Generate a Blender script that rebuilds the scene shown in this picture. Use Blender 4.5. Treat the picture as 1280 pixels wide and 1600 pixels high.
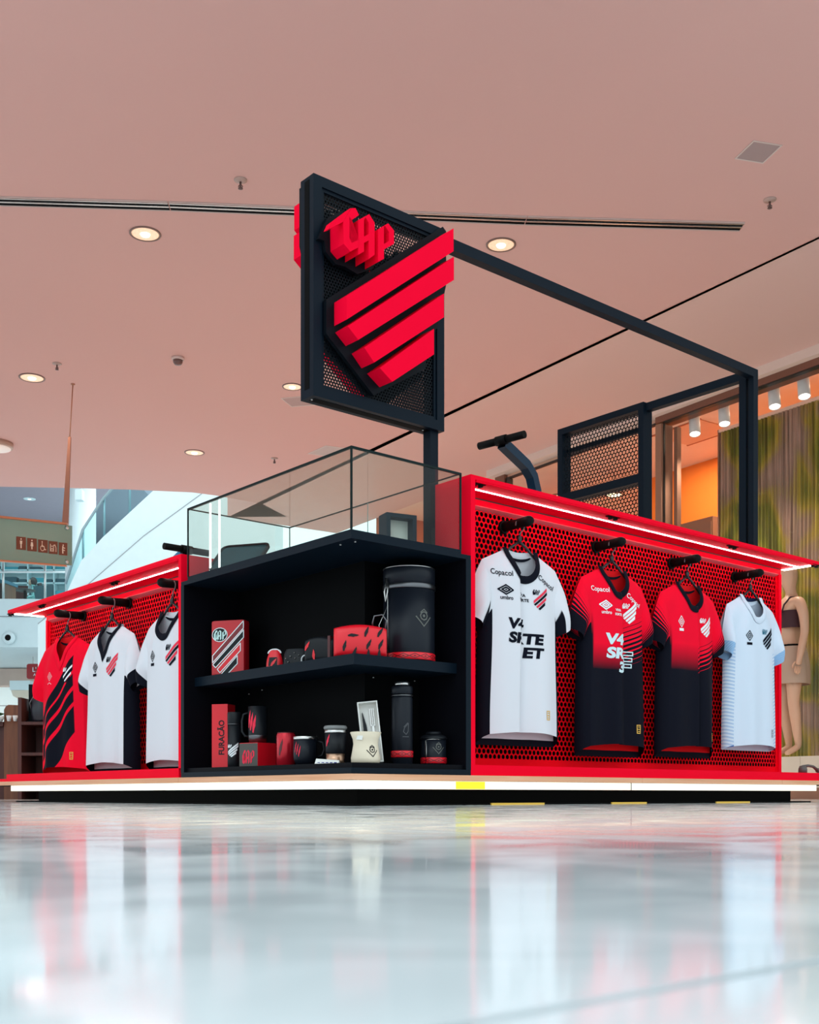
import bpy, bmesh, math, random
from mathutils import Vector, Matrix
random.seed(7)
PI = math.pi
S = bpy.context.scene
COL = S.collection
for o in list(bpy.data.objects): bpy.data.objects.remove(o)

# ------------------------------------------------------------------ camera
FPX, HOR, CAMZ = 1777.0, 1242.0, 0.0375
cd = bpy.data.cameras.new('camera'); cam = bpy.data.objects.new('camera', cd); COL.objects.link(cam)
cam.location = (0, 0, CAMZ); cam.rotation_euler = (PI/2, 0, 0)
cd.sensor_fit = 'HORIZONTAL'; cd.sensor_width = 36.0
cd.lens = 36.0*FPX/1280.0
cd.shift_y = (HOR-800.0)/1280.0
cd.clip_start = 0.01; cd.clip_end = 300
cd.dof.use_dof = True; cd.dof.focus_distance = 5.2; cd.dof.aperture_fstop = 22.0
S.camera = cam

# ------------------------------------------------------------------ world, lights, exposure
S.view_settings.view_transform = 'Standard'; S.view_settings.look = 'None'
S.view_settings.gamma = 1.0; S.view_settings.exposure = 0.0
S.view_settings.use_curve_mapping = False
W = bpy.data.worlds.new('sky'); S.world = W; W.use_nodes = True
bg = W.node_tree.nodes['Background']
bg.inputs[0].default_value = (0.80, 0.95, 1.0, 1); bg.inputs[1].default_value = 1.45

def area(name, loc, rot, sx, sy, power, col):
    l = bpy.data.lights.new(name, 'AREA'); l.shape = 'RECTANGLE'; l.size = sx; l.size_y = sy
    l.energy = power; l.color = col
    o = bpy.data.objects.new(name, l); COL.objects.link(o); o.location = loc; o.rotation_euler = rot
    return o
# daylight coming down the atrium behind the photographer
area('atrium_daylight', (-3.5, -5.5, 7.0), (math.radians(50), 0, math.radians(-22)), 7, 4, 150, (0.86, 0.95, 1.0))
# the bright atrium beyond the left edge of the ceiling
area('atrium_skylight', (-6.0, 24.0, 14.0), (math.radians(32), 0, 0), 12, 12, 2000, (0.85, 0.97, 1.0))

area('under_gallery_fill', (-13.0, 34.5, 3.60), (math.radians(35), 0, 0), 9, 1.5, 300, (1.0, 0.93, 0.86))  # added fill lamp, tilted to brighten the wall under the gallery
area('gallery_lights', (-10.5, 31.0, 7.85), (0, 0, 0), 7, 3, 200, (0.85, 0.97, 1.0))

# ------------------------------------------------------------------ materials
MATS = {}
def nodes_of(m):
    m.use_nodes = True
    return m.node_tree.nodes, m.node_tree.links
def mat(name, col, rough=0.5, metal=0.0, spec=0.5, emit=None, estr=0.0, var=0.04, scale=6.0, bump=0.0, bscale=200.0, coat=0.0):
    if name in MATS: return MATS[name]
    m = bpy.data.materials.new(name); n, l = nodes_of(m)
    b = n['Principled BSDF']
    b.inputs['Roughness'].default_value = rough; b.inputs['Metallic'].default_value = metal
    b.inputs['Specular IOR Level'].default_value = spec
    b.inputs['Coat Weight'].default_value = coat
    tc = n.new('ShaderNodeTexCoord'); nz = n.new('ShaderNodeTexNoise'); nz.inputs['Scale'].default_value = scale
    nz.inputs['Detail'].default_value = 3
    l.new(tc.outputs['Object'], nz.inputs['Vector'])
    mx = n.new('ShaderNodeMix'); mx.data_type = 'RGBA'
    mx.inputs[6].default_value = (*[max(0, c*(1-var)) for c in col], 1)
    mx.inputs[7].default_value = (*[min(1, c*(1+var)) for c in col], 1)
    l.new(nz.outputs['Fac'], mx.inputs[0]); l.new(mx.outputs[2], b.inputs['Base Color'])
    if emit is not None:
        b.inputs['Emission Color'].default_value = (*emit, 1); b.inputs['Emission Strength'].default_value = estr
    if bump:
        n2 = n.new('ShaderNodeTexNoise'); n2.inputs['Scale'].default_value = bscale
        l.new(tc.outputs['Object'], n2.inputs['Vector'])
        bp = n.new('ShaderNodeBump'); bp.inputs['Strength'].default_value = bump; bp.inputs['Distance'].default_value = 0.002
        l.new(n2.outputs['Fac'], bp.inputs['Height']); l.new(bp.outputs['Normal'], b.inputs['Normal'])
    MATS[name] = m
    return m
def glass(name, tint, refl=0.10, rough=0.0, k=0.8):
    m = bpy.data.materials.new(name); n, l = nodes_of(m)
    n.remove(n['Principled BSDF']); out = n['Material Output']
    tr = n.new('ShaderNodeBsdfTransparent'); tr.inputs[0].default_value = (*tint, 1)
    gl = n.new('ShaderNodeBsdfGlossy'); gl.inputs['Roughness'].default_value = rough
    fr = n.new('ShaderNodeFresnel'); fr.inputs[0].default_value = 1.45
    ad = n.new('ShaderNodeMath'); ad.operation = 'MULTIPLY_ADD'; ad.inputs[1].default_value = k; ad.inputs[2].default_value = refl
    mx = n.new('ShaderNodeMixShader')
    ge = n.new('ShaderNodeNewGeometry'); iv = n.new('ShaderNodeMath'); iv.operation = 'SUBTRACT'; iv.inputs[0].default_value = 1.0; l.new(ge.outputs['Backfacing'], iv.inputs[1])
    ml = n.new('ShaderNodeMath'); ml.operation = 'MULTIPLY'; l.new(ad.outputs[0], ml.inputs[0]); l.new(iv.outputs[0], ml.inputs[1])
    l.new(fr.outputs[0], ad.inputs[0]); l.new(ml.outputs[0], mx.inputs[0])
    l.new(tr.outputs[0], mx.inputs[1]); l.new(gl.outputs[0], mx.inputs[2]); l.new(mx.outputs[0], out.inputs[0])
    MATS[name] = m
    return m

RED = mat('red_lacquer', (0.93, 0.002, 0.022), 0.40, spec=0.015)
REDP = mat('red_perforated_metal', (0.92, 0.002, 0.012), 0.45, spec=0.015)
SIGNRED = mat('sign_red_acrylic', (0.94, 0.002, 0.030), 0.36, spec=0.01)
BLK = mat('black_powder_coat', (0.004, 0.006, 0.009), 0.45, spec=0.08, bump=0.15, bscale=600)
NAVY = mat('dark_steel_paint', (0.003, 0.008, 0.015), 0.45, spec=0.09, bump=0.1, bscale=500)
MATTE = mat('black_laminate', (0.003, 0.003, 0.0035), 0.6, spec=0.04)
CABBLK = mat('cabinet_black', (0.003, 0.003, 0.005), 0.5, spec=0.06)
PLINTH = mat('plinth_black', (0.004, 0.004, 0.004), 0.6, spec=0.02)
FOAM = mat('black_rubber', (0.003, 0.003, 0.003), 0.6, spec=0.12)
STEEL = mat('brushed_steel', (0.62, 0.60, 0.58), 0.28, metal=1.0)
DKSTEEL = mat('dark_steel', (0.16, 0.16, 0.17), 0.35, metal=1.0)
WHITE = mat('white_paint', (0.86, 0.88, 0.88), 0.55)
CEIL = mat('ceiling_warm_lit', (0.76, 0.45, 0.405), 0.85, spec=0.05, var=0.015, scale=0.6)  # white ceiling; the pink of the warm light is put into its colour
CEIL2 = mat('ceiling_warm_lit_far', (0.77, 0.51, 0.46), 0.85, spec=0.05, var=0.015, scale=0.6)  # same warm light tint in the colour, slightly paler beyond the joint
LED = mat('led_strip', (1, 1, 1), 0.5, emit=(1.0, 0.95, 0.93), estr=24.0)
LEDE = mat('led_end_strip', (1, 1, 1), 0.5, emit=(1.0, 0.97, 0.95), estr=6.0)
LEDB = mat('led_diffuser', (0.35, 0.35, 0.30), 0.5, spec=0.1, emit=(1.0, 0.975, 0.80), estr=1.05)
YEL = mat('yellow_tape_backlit', (0.9, 0.85, 0.02), 0.5, emit=(0.95, 0.90, 0.0), estr=0.9)
LAMP = mat('downlight_glow', (0.6, 0.4, 0.3), 0.4, emit=(1.0, 0.66, 0.42), estr=0.75, var=0.5, scale=60)
LAMPC = mat('downlight_core', (1, 0.9, 0.8), 0.4, emit=(1.0, 0.90, 0.74), estr=2.2)
YSHIM = mat('yellow_shim', (0.75, 0.45, 0.05), 0.5)

def wood_mat(name, c1, c2, scale=3.0, rough=0.5, axis='X'):
    m = bpy.data.materials.new(name); n, l = nodes_of(m); b = n['Principled BSDF']
    b.inputs['Roughness'].default_value = rough
    tc = n.new('ShaderNodeTexCoord'); mp = n.new('ShaderNodeMapping')
    mp.inputs['Scale'].default_value = (0.6, 0.6, 14) if axis == 'X' else (8, 8, 0.6)
    nz = n.new('ShaderNodeTexNoise'); nz.inputs['Scale'].default_value = scale; nz.inputs['Detail'].default_value = 6
    nz.inputs['Distortion'].default_value = 0.6
    cr = n.new('ShaderNodeValToRGB'); cr.color_ramp.elements[0].color = (*c1, 1); cr.color_ramp.elements[1].color = (*c2, 1)
    cr.color_ramp.elements[0].position = 0.35; cr.color_ramp.elements[1].position = 0.7
    l.new(tc.outputs['Object'], mp.inputs[0]); l.new(mp.outputs[0], nz.inputs['Vector'])
    l.new(nz.outputs['Fac'], cr.inputs[0]); l.new(cr.outputs[0], b.inputs['Base Color'])
    return m
PLY = wood_mat('plywood_edge', (0.72, 0.33, 0.17), (0.85, 0.46, 0.28))
MAHOG = wood_mat('mahogany', (0.045, 0.007, 0.005), (0.09, 0.016, 0.010), axis='Z')
OAK = wood_mat('stained_oak', (0.15, 0.045, 0.018), (0.24, 0.08, 0.03), axis='Z')

def marble_mat():
    m = bpy.data.materials.new('polished_marble'); n, l = nodes_of(m); b = n['Principled BSDF']
    g = n.new('ShaderNodeNewGeometry')
    n1 = n.new('ShaderNodeTexNoise'); n1.inputs['Scale'].default_value = 1.7; n1.inputs['Detail'].default_value = 7; n1.inputs['Distortion'].default_value = 1.4
    n2 = n.new('ShaderNodeTexNoise'); n2.inputs['Scale'].default_value = 9; n2.inputs['Detail'].default_value = 5; n2.inputs['Distortion'].default_value = 0.8
    l.new(g.outputs['Position'], n1.inputs['Vector']); l.new(g.outputs['Position'], n2.inputs['Vector'])
    c1 = n.new('ShaderNodeValToRGB')
    e = c1.color_ramp.elements; e[0].position = 0.28; e[0].color = (0.70, 0.75, 0.78, 1); e[1].position = 0.66; e[1].color = (0.90, 0.945, 0.96, 1)
    c2 = n.new('ShaderNodeValToRGB')
    e = c2.color_ramp.elements; e[0].position = 0.35; e[0].color = (0.78, 0.78, 0.78, 1); e[1].position = 0.62; e[1].color = (1, 1, 1, 1)
    l.new(n1.outputs['Fac'], c1.inputs[0]); l.new(n2.outputs['Fac'], c2.inputs[0])
    mx = n.new('ShaderNodeMix'); mx.data_type = 'RGBA'; mx.blend_type = 'MULTIPLY'; mx.inputs[0].default_value = 0.7
    l.new(c1.outputs[0], mx.inputs[6]); l.new(c2.outputs[0], mx.inputs[7]); l.new(mx.outputs[2], b.inputs['Base Color'])
    rr = n.new('ShaderNodeMapRange'); rr.inputs[1].default_value = 0.3; rr.inputs[2].default_value = 0.7; rr.inputs[3].default_value = 0.05; rr.inputs[4].default_value = 0.15
    l.new(n2.outputs['Fac'], rr.inputs[0]); l.new(rr.outputs[0], b.inputs['Roughness'])
    b.inputs['Specular IOR Level'].default_value = 0.20
    bp = n.new('ShaderNodeBump'); bp.inputs['Strength'].default_value = 0.06; bp.inputs['Distance'].default_value = 0.0015
    n3 = n.new('ShaderNodeTexNoise'); n3.inputs['Scale'].default_value = 14; n3.inputs['Detail'].default_value = 3
    l.new(g.outputs['Position'], n3.inputs['Vector']); l.new(n3.outputs['Fac'], bp.inputs['Height']); l.new(bp.outputs['Normal'], b.inputs['Normal'])
    return m
MARBLE = marble_mat()
GROUT = mat('dark_grout', (0.10, 0.10, 0.12), 0.8)
VGLASS = glass('vitrine_glass', (0.925, 0.94, 0.92), 0.0, k=0.55)
RGLASS = glass('railing_glass', (0.76, 0.90, 0.91), 0.0, k=0.5)
SGLASS = glass('shopfront_glass', (0.97, 0.97, 0.965), 0.0, k=0.35)
GEDGE = mat('glass_edge_dark', (0.004, 0.012, 0.012), 0.3, spec=0.1)
GEDGEL = mat('glass_edge_light', (0.42, 0.50, 0.47), 0.25)

# ------------------------------------------------------------------ mesh helpers
class MB:
    def __init__(s): s.v = []; s.f = []; s.mi = []; s.sm = []
    def add(s, vs, fs, mi=0, sm=False):
        b = len(s.v); s.v += [tuple(v) for v in vs]
        for f in fs: s.f.append(tuple(b+i for i in f)); s.mi.append(mi); s.sm.append(sm)
        return s
    def box(s, x0, x1, y0, y1, z0, z1, mi=0, M=None):
        vs = [Vector((x, y, z)) for x in (x0, x1) for y in (y0, y1) for z in (z0, z1)]
        if M: vs = [M @ v for v in vs]
        return s.add(vs, [(0, 1, 3, 2), (4, 6, 7, 5), (0, 4, 5, 1), (2, 3, 7, 6), (0, 2, 6, 4), (1, 5, 7, 3)], mi)
    def bbox(s, x0, x1, y0, y1, z0, z1, b=0.004, mi=0, M=None):
        # chamfered box: each face inset, joined by chamfer strips (via bmesh bevel)
        bm = bmesh.new(); bmesh.ops.create_cube(bm, size=1)
        for v in bm.verts: v.co = Vector(((x0+x1)/2+v.co.x*(x1-x0), (y0+y1)/2+v.co.y*(y1-y0), (z0+z1)/2+v.co.z*(z1-z0)))
        bmesh.ops.bevel(bm, geom=bm.edges[:], offset=b, segments=2, profile=0.6, affect='EDGES')
        return s.frombm(bm, mi, M)
    def frombm(s, bm, mi=0, M=None, sm=False):
        bm.verts.index_update()
        vs = [(M @ v.co) if M else v.co.copy() for v in bm.verts]
        fs = [[v.index for v in f.verts] for f in bm.faces]
        bm.free(); return s.add(vs, fs, mi, sm)
    def prism(s, poly, fn, mi=0, holes=None):
        # poly: 2D outline; fn(p, k) -> 3D point, k = 0 front / 1 back
        bm = bmesh.new(); loops = [poly] + (holes or [])
        rings = []
        for lp in loops: rings.append([bm.verts.new((p[0], p[1], 0)) for p in lp])
        if holes:
            es = []
            for r in rings:
                for i in range(len(r)): es.append(bm.edges.new((r[i], r[(i+1) % len(r)])))
            bmesh.ops.triangle_fill(bm, use_beauty=True, edges=es)
        else: bm.faces.new(rings[0])
        bmesh.ops.triangulate(bm, faces=bm.faces[:]); bmesh.ops.recalc_face_normals(bm, faces=bm.faces[:])
        if bm.faces and sum(f.normal.z for f in bm.faces) < 0: bmesh.ops.reverse_faces(bm, faces=bm.faces[:])
        bm.verts.index_update(); N = len(bm.verts)
        pts = [v.co.copy() for v in bm.verts]; fs = [[v.index for v in f.verts] for f in bm.faces]
        vs = [fn(p, 0) for p in pts] + [fn(p, 1) for p in pts]
        ff = [tuple(f) for f in fs] + [tuple(i+N for i in reversed(f)) for f in fs]
        k = 0
        for lp in loops:
            n = len(lp)
            for i in range(n):
                a, b = k+i, k+(i+1) % n
                ff.append((b, a, a+N, b+N))
            k += n
        bm.free(); return s.add(vs, ff, mi)
    def lathe(s, prof, n=32, c=(0, 0), mi=0, sm=True, mis=None, squash=1.0):
        vs = []; fs = []; mm = []
        for r, z in prof:
            for i in range(n):
                a = 2*PI*i/n; vs.append((c[0]+r*math.cos(a), c[1]+squash*r*math.sin(a), z))
        for j in range(len(prof)-1):
            for i in range(n):
                fs.append((j*n+i, j*n+(i+1) % n, (j+1)*n+(i+1) % n, (j+1)*n+i))
        b = len(s.v); s.v += vs
        for q, f in enumerate(fs):
            s.f.append(tuple(b+i for i in f)); s.mi.append(mis[q//n] if mis else mi); s.sm.append(sm)
        for j, rev in ((0, True), (len(prof)-1, False)):
            if prof[j][0] > 1e-5:
                r = [b+j*n+i for i in range(n)]
                s.f.append(tuple(reversed(r)) if rev else tuple(r)); s.mi.append(mis[0 if rev else -1] if mis else mi); s.sm.append(False)
        return s
    def tube(s, pts, r, n=8, mi=0, cap=True, closed=False):
        pts = [Vector(p) for p in pts]; N = len(pts); rings = []; up = Vector((0, 0, 1)); prev = None
        rr = r if isinstance(r, (list, tuple)) else [r]*N
        for i, p in enumerate(pts):
            if closed: t = pts[(i+1) % N]-pts[i-1]
            else: t = pts[min(i+1, N-1)]-pts[max(i-1, 0)]
            t.normalize()
            if prev is None:
                a = t.cross(up)
                if a.length < 1e-3: a = t.cross(Vector((1, 0, 0)))
            else: a = prev - t*prev.dot(t)
            a.normalize(); prev = a; b = t.cross(a)
            rings.append([p+rr[i]*(math.cos(2*PI*k/n)*a+math.sin(2*PI*k/n)*b) for k in range(n)])
        vs = [v for q in rings for v in q]; fs = []
        M = N if closed else N-1
        for i in range(M):
            j = (i+1) % N
            for k in range(n): fs.append((i*n+k, i*n+(k+1) % n, j*n+(k+1) % n, j*n+k))
        s.add(vs, fs, mi, True)
        if cap and not closed:
            b = len(s.v)-len(vs)
            s.f.append(tuple(b+k for k in reversed(range(n)))); s.mi.append(mi); s.sm.append(False)
            s.f.append(tuple(b+(N-1)*n+k for k in range(n))); s.mi.append(mi); s.sm.append(False)
        return s
    def grid(s, rows, mi=0, sm=True):
        nr, nc = len(rows), len(rows[0])
        return s.add([p for r in rows for p in r], [(i*nc+j, i*nc+j+1, (i+1)*nc+j+1, (i+1)*nc+j) for i in range(nr-1) for j in range(nc-1)], mi, sm)
    def build(s, name, mats, parent=None, uv=None, fix=False):
        me = bpy.data.meshes.new(name); me.from_pydata(s.v, [], s.f)
        for m in (mats if isinstance(mats, (list, tuple)) else [mats]): me.materials.append(m)
        me.polygons.foreach_set('material_index', s.mi); me.polygons.foreach_set('use_smooth', s.sm)
        if uv is not None:
            lay = me.uv_layers.new(name='UVMap')
            for lp in me.loops: lay.data[lp.index].uv = uv[lp.vertex_index]
        if fix:
            bm = bmesh.new(); bm.from_mesh(me); bmesh.ops.recalc_face_normals(bm, faces=bm.faces[:]); bm.to_mesh(me); bm.free()
        me.update()
        o = bpy.data.objects.new(name, me); COL.objects.link(o)
        if parent: o.parent = parent
        return o

def thing(name, label, cat, loc=(0, 0, 0), rotz=0.0, group=None):
    o = bpy.data.objects.new(name, None); COL.objects.link(o)
    o.location = loc; o.rotation_euler = (0, 0, rotz); o.empty_display_size = 0.05
    o['label'] = label; o['category'] = cat
    if group: o['group'] = group
    return o
def tag(o, label, cat, group=None):
    o['label'] = label; o['category'] = cat
    if group: o['group'] = group
    return o
def structure(o): o['kind'] = 'structure'; return o
def copy_tree(o, parent=None):
    c = o.copy(); COL.objects.link(c)
    if parent: c.parent = parent
    for ch in list(o.children): copy_tree(ch, c)
    return c

# kiosk frame: u along the right-hand wall, v along the left-hand wall, corner at C
CX, CY = -0.1946, 3.80
RX, RY = 0.7619, 0.6478
TH = math.atan2(RY, RX)
def K(u, v, z=0.0): return Vector((CX+u*RX-v*RY, CY+u*RY+v*RX, z))
THL = TH-PI/2     # frame for things on the left wall: local x towards the corner, local y into the wall

# 2D text as polygons
def text2d(body, size=1.0, offset=0.0, shear=0.0, sx=1.0, spacing=1.0):
    cu = bpy.data.curves.new('t', 'FONT'); cu.body = body; cu.size = size; cu.offset = offset*size; cu.shear = shear
    cu.align_x = 'CENTER'; cu.align_y = 'CENTER'; cu.space_character = spacing; cu.resolution_u = 3
    ob = bpy.data.objects.new('t', cu); COL.objects.link(ob)
    dg = bpy.context.evaluated_depsgraph_get(); me = bpy.data.meshes.new_from_object(ob.evaluated_get(dg))
    vs = [(v.co.x*sx, v.co.y) for v in me.vertices]; fs = [tuple(p.vertices) for p in me.polygons]
    bpy.data.objects.remove(ob); bpy.data.curves.remove(cu); bpy.data.meshes.remove(me)
    return vs, fs
def polys2d(polys):
    vs = []; fs = []
    for p in polys:
        b = len(vs); vs += [tuple(q) for q in p]; fs.append(tuple(range(b, b+len(p))))
    return vs, fs
def xf(sh, s=1.0, rot=0.0, dx=0.0, dy=0.0, sx=1.0):
    c, n = math.cos(rot), math.sin(rot)
    return [(s*(c*x*sx-n*y)+dx, s*(n*x*sx+c*y)+dy) for x, y in sh[0]], sh[1]
def join2d(*shs):
    vs = []; fs = []
    for v, f in shs:
        b = len(vs); vs += v; fs += [tuple(b+i for i in q) for q in f]
    return vs, fs
def stroke(pts, w):      # constant-width polyline as quads
    out = []
    for a, b in zip(pts, pts[1:]):
        a, b = Vector(a), Vector(b); d = (b-a); d.normalize(); n = Vector((-d.y, d.x))*w/2; e = d*w*0.35
        out.append([a-n-e, b-n+e, b+n+e, a+n-e])
    return out
def ring2d(pts, w): return stroke(list(pts)+[pts[0]], w)
def decal(name, sh, P, m, parent, cut=0.012, label=None):
    """print a flat shape on a surface; P(x, y) -> 3D point just proud of it"""
    bm = bmesh.new(); vv = [bm.verts.new((x, y, 0)) for x, y in sh[0]]
    for f in sh[1]:
        try: bm.faces.new([vv[i] for i in f])
        except Exception: pass
    bmesh.ops.triangulate(bm, faces=bm.faces[:])
    for f in bm.faces:
        f.normal_update()
        if f.normal.z < 0: f.normal_flip()
    if cut:
        for ax in (0, 1):
            cs = [v.co[ax] for v in bm.verts]; lo, hi = min(cs), max(cs); k = math.ceil(lo/cut)
            no = (1, 0, 0) if ax == 0 else (0, 1, 0)
            while k*cut < hi:
                co = (k*cut, 0, 0) if ax == 0 else (0, k*cut, 0)
                bmesh.ops.bisect_plane(bm, geom=bm.verts[:]+bm.edges[:]+bm.faces[:], dist=1e-6, plane_co=co, plane_no=no); k += 1
    for v in bm.verts: v.co = P(v.co.x, v.co.y)
    me = bpy.data.meshes.new(name); bm.to_mesh(me); bm.free(); me.materials.append(m)
    for p in me.polygons: p.use_smooth = True
    o = bpy.data.objects.new(name, me); COL.objects.link(o); o.parent = parent
    if label: o['label'] = label
    return o

# the club crest, as metres on the sign face (u across, z up)
STRIPES = [[(0.048, 1.667), (0.545, 2.055), (0.545, 2.140), (0.048, 1.748)],
           [(0.098, 1.610), (0.547, 1.949), (0.547, 2.035), (0.052, 1.645)],
           [(0.168, 1.549), (0.497, 1.797), (0.497, 1.884), (0.124, 1.590)],
           [(0.250, 1.501), (0.448, 1.648), (0.448, 1.741), (0.193, 1.536)]]
LC = [(0.030, 1.994), (0.032, 1.920), (0.060, 1.902), (0.098, 1.929), (0.098, 1.956), (0.067, 1.934), (0.056, 1.947), (0.056, 2.020), (0.067, 2.013), (0.098, 2.040), (0.083, 2.059), (0.066, 2.053), (0.054, 2.036)]
FLAG = [(0.030, 1.9945), (0.0535, 2.036), (0.064, 2.0525), (0.059, 2.050), (-0.022, 1.975), (-0.034, 1.949), (-0.020, 1.957)]
LA = [(0.095, 2.022), (0.095, 1.902), (0.120, 1.921), (0.120, 1.951), (0.141, 1.966), (0.141, 1.901), (0.167, 1.924), (0.167, 2.036), (0.143, 2.058)]
LAH = [(0.120, 2.030), (0.127, 2.042), (0.141, 2.027), (0.141, 1.988), (0.120, 1.973)]
LP_ = [(0.183, 2.019), (0.183, 1.904), (0.209, 1.923), (0.209, 1.956), (0.255, 1.990), (0.255, 2.037), (0.228, 2.054)]
LPH = [(0.209, 2.037), (0.215, 2.040), (0.232, 2.024), (0.232, 1.993), (0.209, 1.975)]
def fill2d(poly, holes):
    bm = bmesh.new(); es = []
    for lp in [poly]+holes:
        r = [bm.verts.new((p[0], p[1], 0)) for p in lp]
        for i in range(len(r)): es.append(bm.edges.new((r[i], r[(i+1) % len(r)])))
    bmesh.ops.triangle_fill(bm, use_beauty=True, edges=es); bm.verts.index_update()
    out = [(v.co.x, v.co.y) for v in bm.verts], [tuple(v.index for v in f.verts) for f in bm.faces]
    bm.free(); return out
LETTERS2D = join2d(polys2d([LC]), fill2d(LA, [LAH]), fill2d(LP_, [LPH]))
def crest(size):         # size = overall height in metres, centred
    k = size/0.64; cx, cz = 0.30, 1.82
    tr = lambda sh: ([((x-cx)*k, (y-cz)*k) for x, y in sh[0]], sh[1])
    return [tr(polys2d([s])) for s in STRIPES], tr(LETTERS2D)

# ------------------------------------------------------------------ floor
T0u, T0v, TS = -4.55, -4.885, 1.0
fm = MB()
NT = 10
def fq(u0, u1, v0, v1, z, mi): fm.add([K(u0, v0, z), K(u1, v0, z), K(u1, v1, z), K(u0, v1, z)], [(0, 1, 2, 3)], mi)
a0, a1, b0, b1 = T0u, T0u+NT*TS, T0v, T0v+NT*TS; BIG = 60
fq(a0, a1, b0, b1, -0.004, 1)
fq(-BIG, BIG, -BIG, b0, 0, 0); fq(-BIG, BIG, b1, BIG, 0, 0); fq(-BIG, a0, b0, b1, 0, 0); fq(a1, BIG, b0, b1, 0, 0)
floor = structure(fm.build('floor', [MARBLE, GROUT]))
tme = None
for i in range(NT):
    for j in range(NT):
        if tme is None:
            g = 0.0022; t = MB().box(g, TS-g, g, TS-g, -0.004, 0.0).build('tile', MARBLE, floor); tme = t.data
        else:
            t = bpy.data.objects.new('tile', tme); COL.objects.link(t); t.parent = floor
        t.location = K(a0+i*TS, b0+j*TS, 0); t.rotation_euler = (0, 0, TH)

# ------------------------------------------------------------------ ceiling
ZC = 4.0
sd = Vector((-0.56, 0.8285)); sp0 = Vector((2.908, 8.075))       # the joint across the ceiling
def seam(t): return sp0+sd*t
edge = [(-14.0, 14.4), (-5.28, 14.62), (-4.47, 14.68), (-3.65, 14.76), (-2.85, 14.90), (-2.57, 15.05), (-2.0, 15.5), (-1.75, 16.2)]
cl = [(-14, -2.0), (seam(12.15).x, -2.0)]
poly = [(-14, 4.9)]+[(seam(-3.83).x, 4.9), (seam(9.83).x, seam(9.83).y)]+list(reversed(edge))
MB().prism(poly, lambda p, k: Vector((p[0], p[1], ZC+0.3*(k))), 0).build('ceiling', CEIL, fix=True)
structure(bpy.data.objects['ceiling'])
g = Vector((0.8285, 0.56))
q = [seam(-3.83)+g*0.009, seam(-3.83)+g*1.80, seam(9.83)+g*1.80, seam(9.83)+g*0.009]
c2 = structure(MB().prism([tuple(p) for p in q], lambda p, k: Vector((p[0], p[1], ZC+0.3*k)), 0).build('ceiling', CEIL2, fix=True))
q = [seam(-3.83)+g*0.0005, seam(-3.83)+g*0.0115, seam(9.83)+g*0.0115, seam(9.83)+g*0.0005]
structure(MB().prism([tuple(p) for p in q], lambda p, k: Vector((p[0], p[1], ZC+0.02+0.02*k)), 0).build('trim_1', GROUT, fix=True))

def downlight(x, y, r, label, power=130):
    t = thing('downlight', label, 'ceiling light', (x, y, ZC), 0, 'recessed downlights in the ceiling')
    MB().lathe([(r*1.02, 0.004), (r*1.1, 0.004), (r*1.1, -0.006), (r*0.98, -0.008), (r*0.94, 0.0)], 32).build('trim_ring', mat('downlight_ring', (0.22, 0.12, 0.09), 0.4), t)
    MB().lathe([(r*0.98, -0.003), (r*0.86, -0.005), (r*0.80, -0.0035), (r*0.70, -0.006), (r*0.62, -0.0045), (r*0.50, -0.007), (r*0.36, -0.006)], 32).build('reflector', LAMP, t)
    MB().lathe([(r*0.36, -0.006), (r*0.30, -0.016), (r*0.12, -0.022), (0.0, -0.023)], 24).build('bulb', LAMPC, t)
    l = bpy.data.lights.new('downlight_beam', 'SPOT'); l.energy = power; l.color = (1.0, 0.80, 0.62); l.spot_size = math.radians(110); l.spot_blend = 0.6; l.shadow_soft_size = 0.08
    o = bpy.data.objects.new('downlight_beam', l); COL.objects.link(o); o.parent = t; o.location = (0, 0, -0.04)
downlight(-1.866, 8.029, 0.100, 'largest glowing recessed downlight, below the slot vent on the left of the ceiling')
downlight(0.659, 8.188, 0.098, 'glowing recessed downlight just above the black overhead beam')
downlight(-3.586, 10.80, 0.110, 'glowing recessed downlight near the left edge of the photo, left of the sign hanger rod')
downlight(-1.137, 11.037, 0.090, 'glowing recessed downlight half hidden beside the lower left corner of the crest sign')
downlight(-2.489, 13.161, 0.105, 'farthest glowing downlight of the near ceiling, above the glass display case')

def sprinkler(x, y, label, s=1.0):
    t = thing('sprinkler_head', label, 'sprinkler', (x, y, ZC), 0, 'sprinkler heads in the ceiling')
    MB().lathe([(0.042*s, 0.001), (0.042*s, -0.005), (0.02*s, -0.012), (0.012*s, -0.014)], 20).build('escutcheon', mat('sprinkler_plate', (0.5, 0.33, 0.28), 0.4), t)
    m = MB().tube([(0, 0, -0.012), (0, 0, -0.05*s)], 0.007*s, 8)
    m.tube([(0, 0.0, -0.03*s), (0.014*s, 0, -0.042*s), (0.006*s, 0, -0.055*s)], 0.003*s, 6).tube([(0, 0, -0.03*s), (-0.014*s, 0, -0.042*s), (-0.006*s, 0, -0.055*s)], 0.003*s, 6)
    m.build('frame', mat('sprinkler_brass', (0.12, 0.06, 0.05), 0.4), t)
    MB().lathe([(0.016*s, -0.055*s), (0.016*s, -0.058*s), (0.004*s, -0.06*s)], 12).build('deflector', MATS['sprinkler_brass'], t)
sprinkler(-1.089, 7.327, 'sprinkler head above the slot vent, left of the crest sign')
sprinkler(-3.239, 10.447, 'sprinkler head close to the hanger rod of the restroom sign')
sprinkler(2.399, 7.571, 'sprinkler head below the grey access panel at upper right')
sprinkler(-1.590, 13.387, 'small sprinkler head just above the glass display case')

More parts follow.
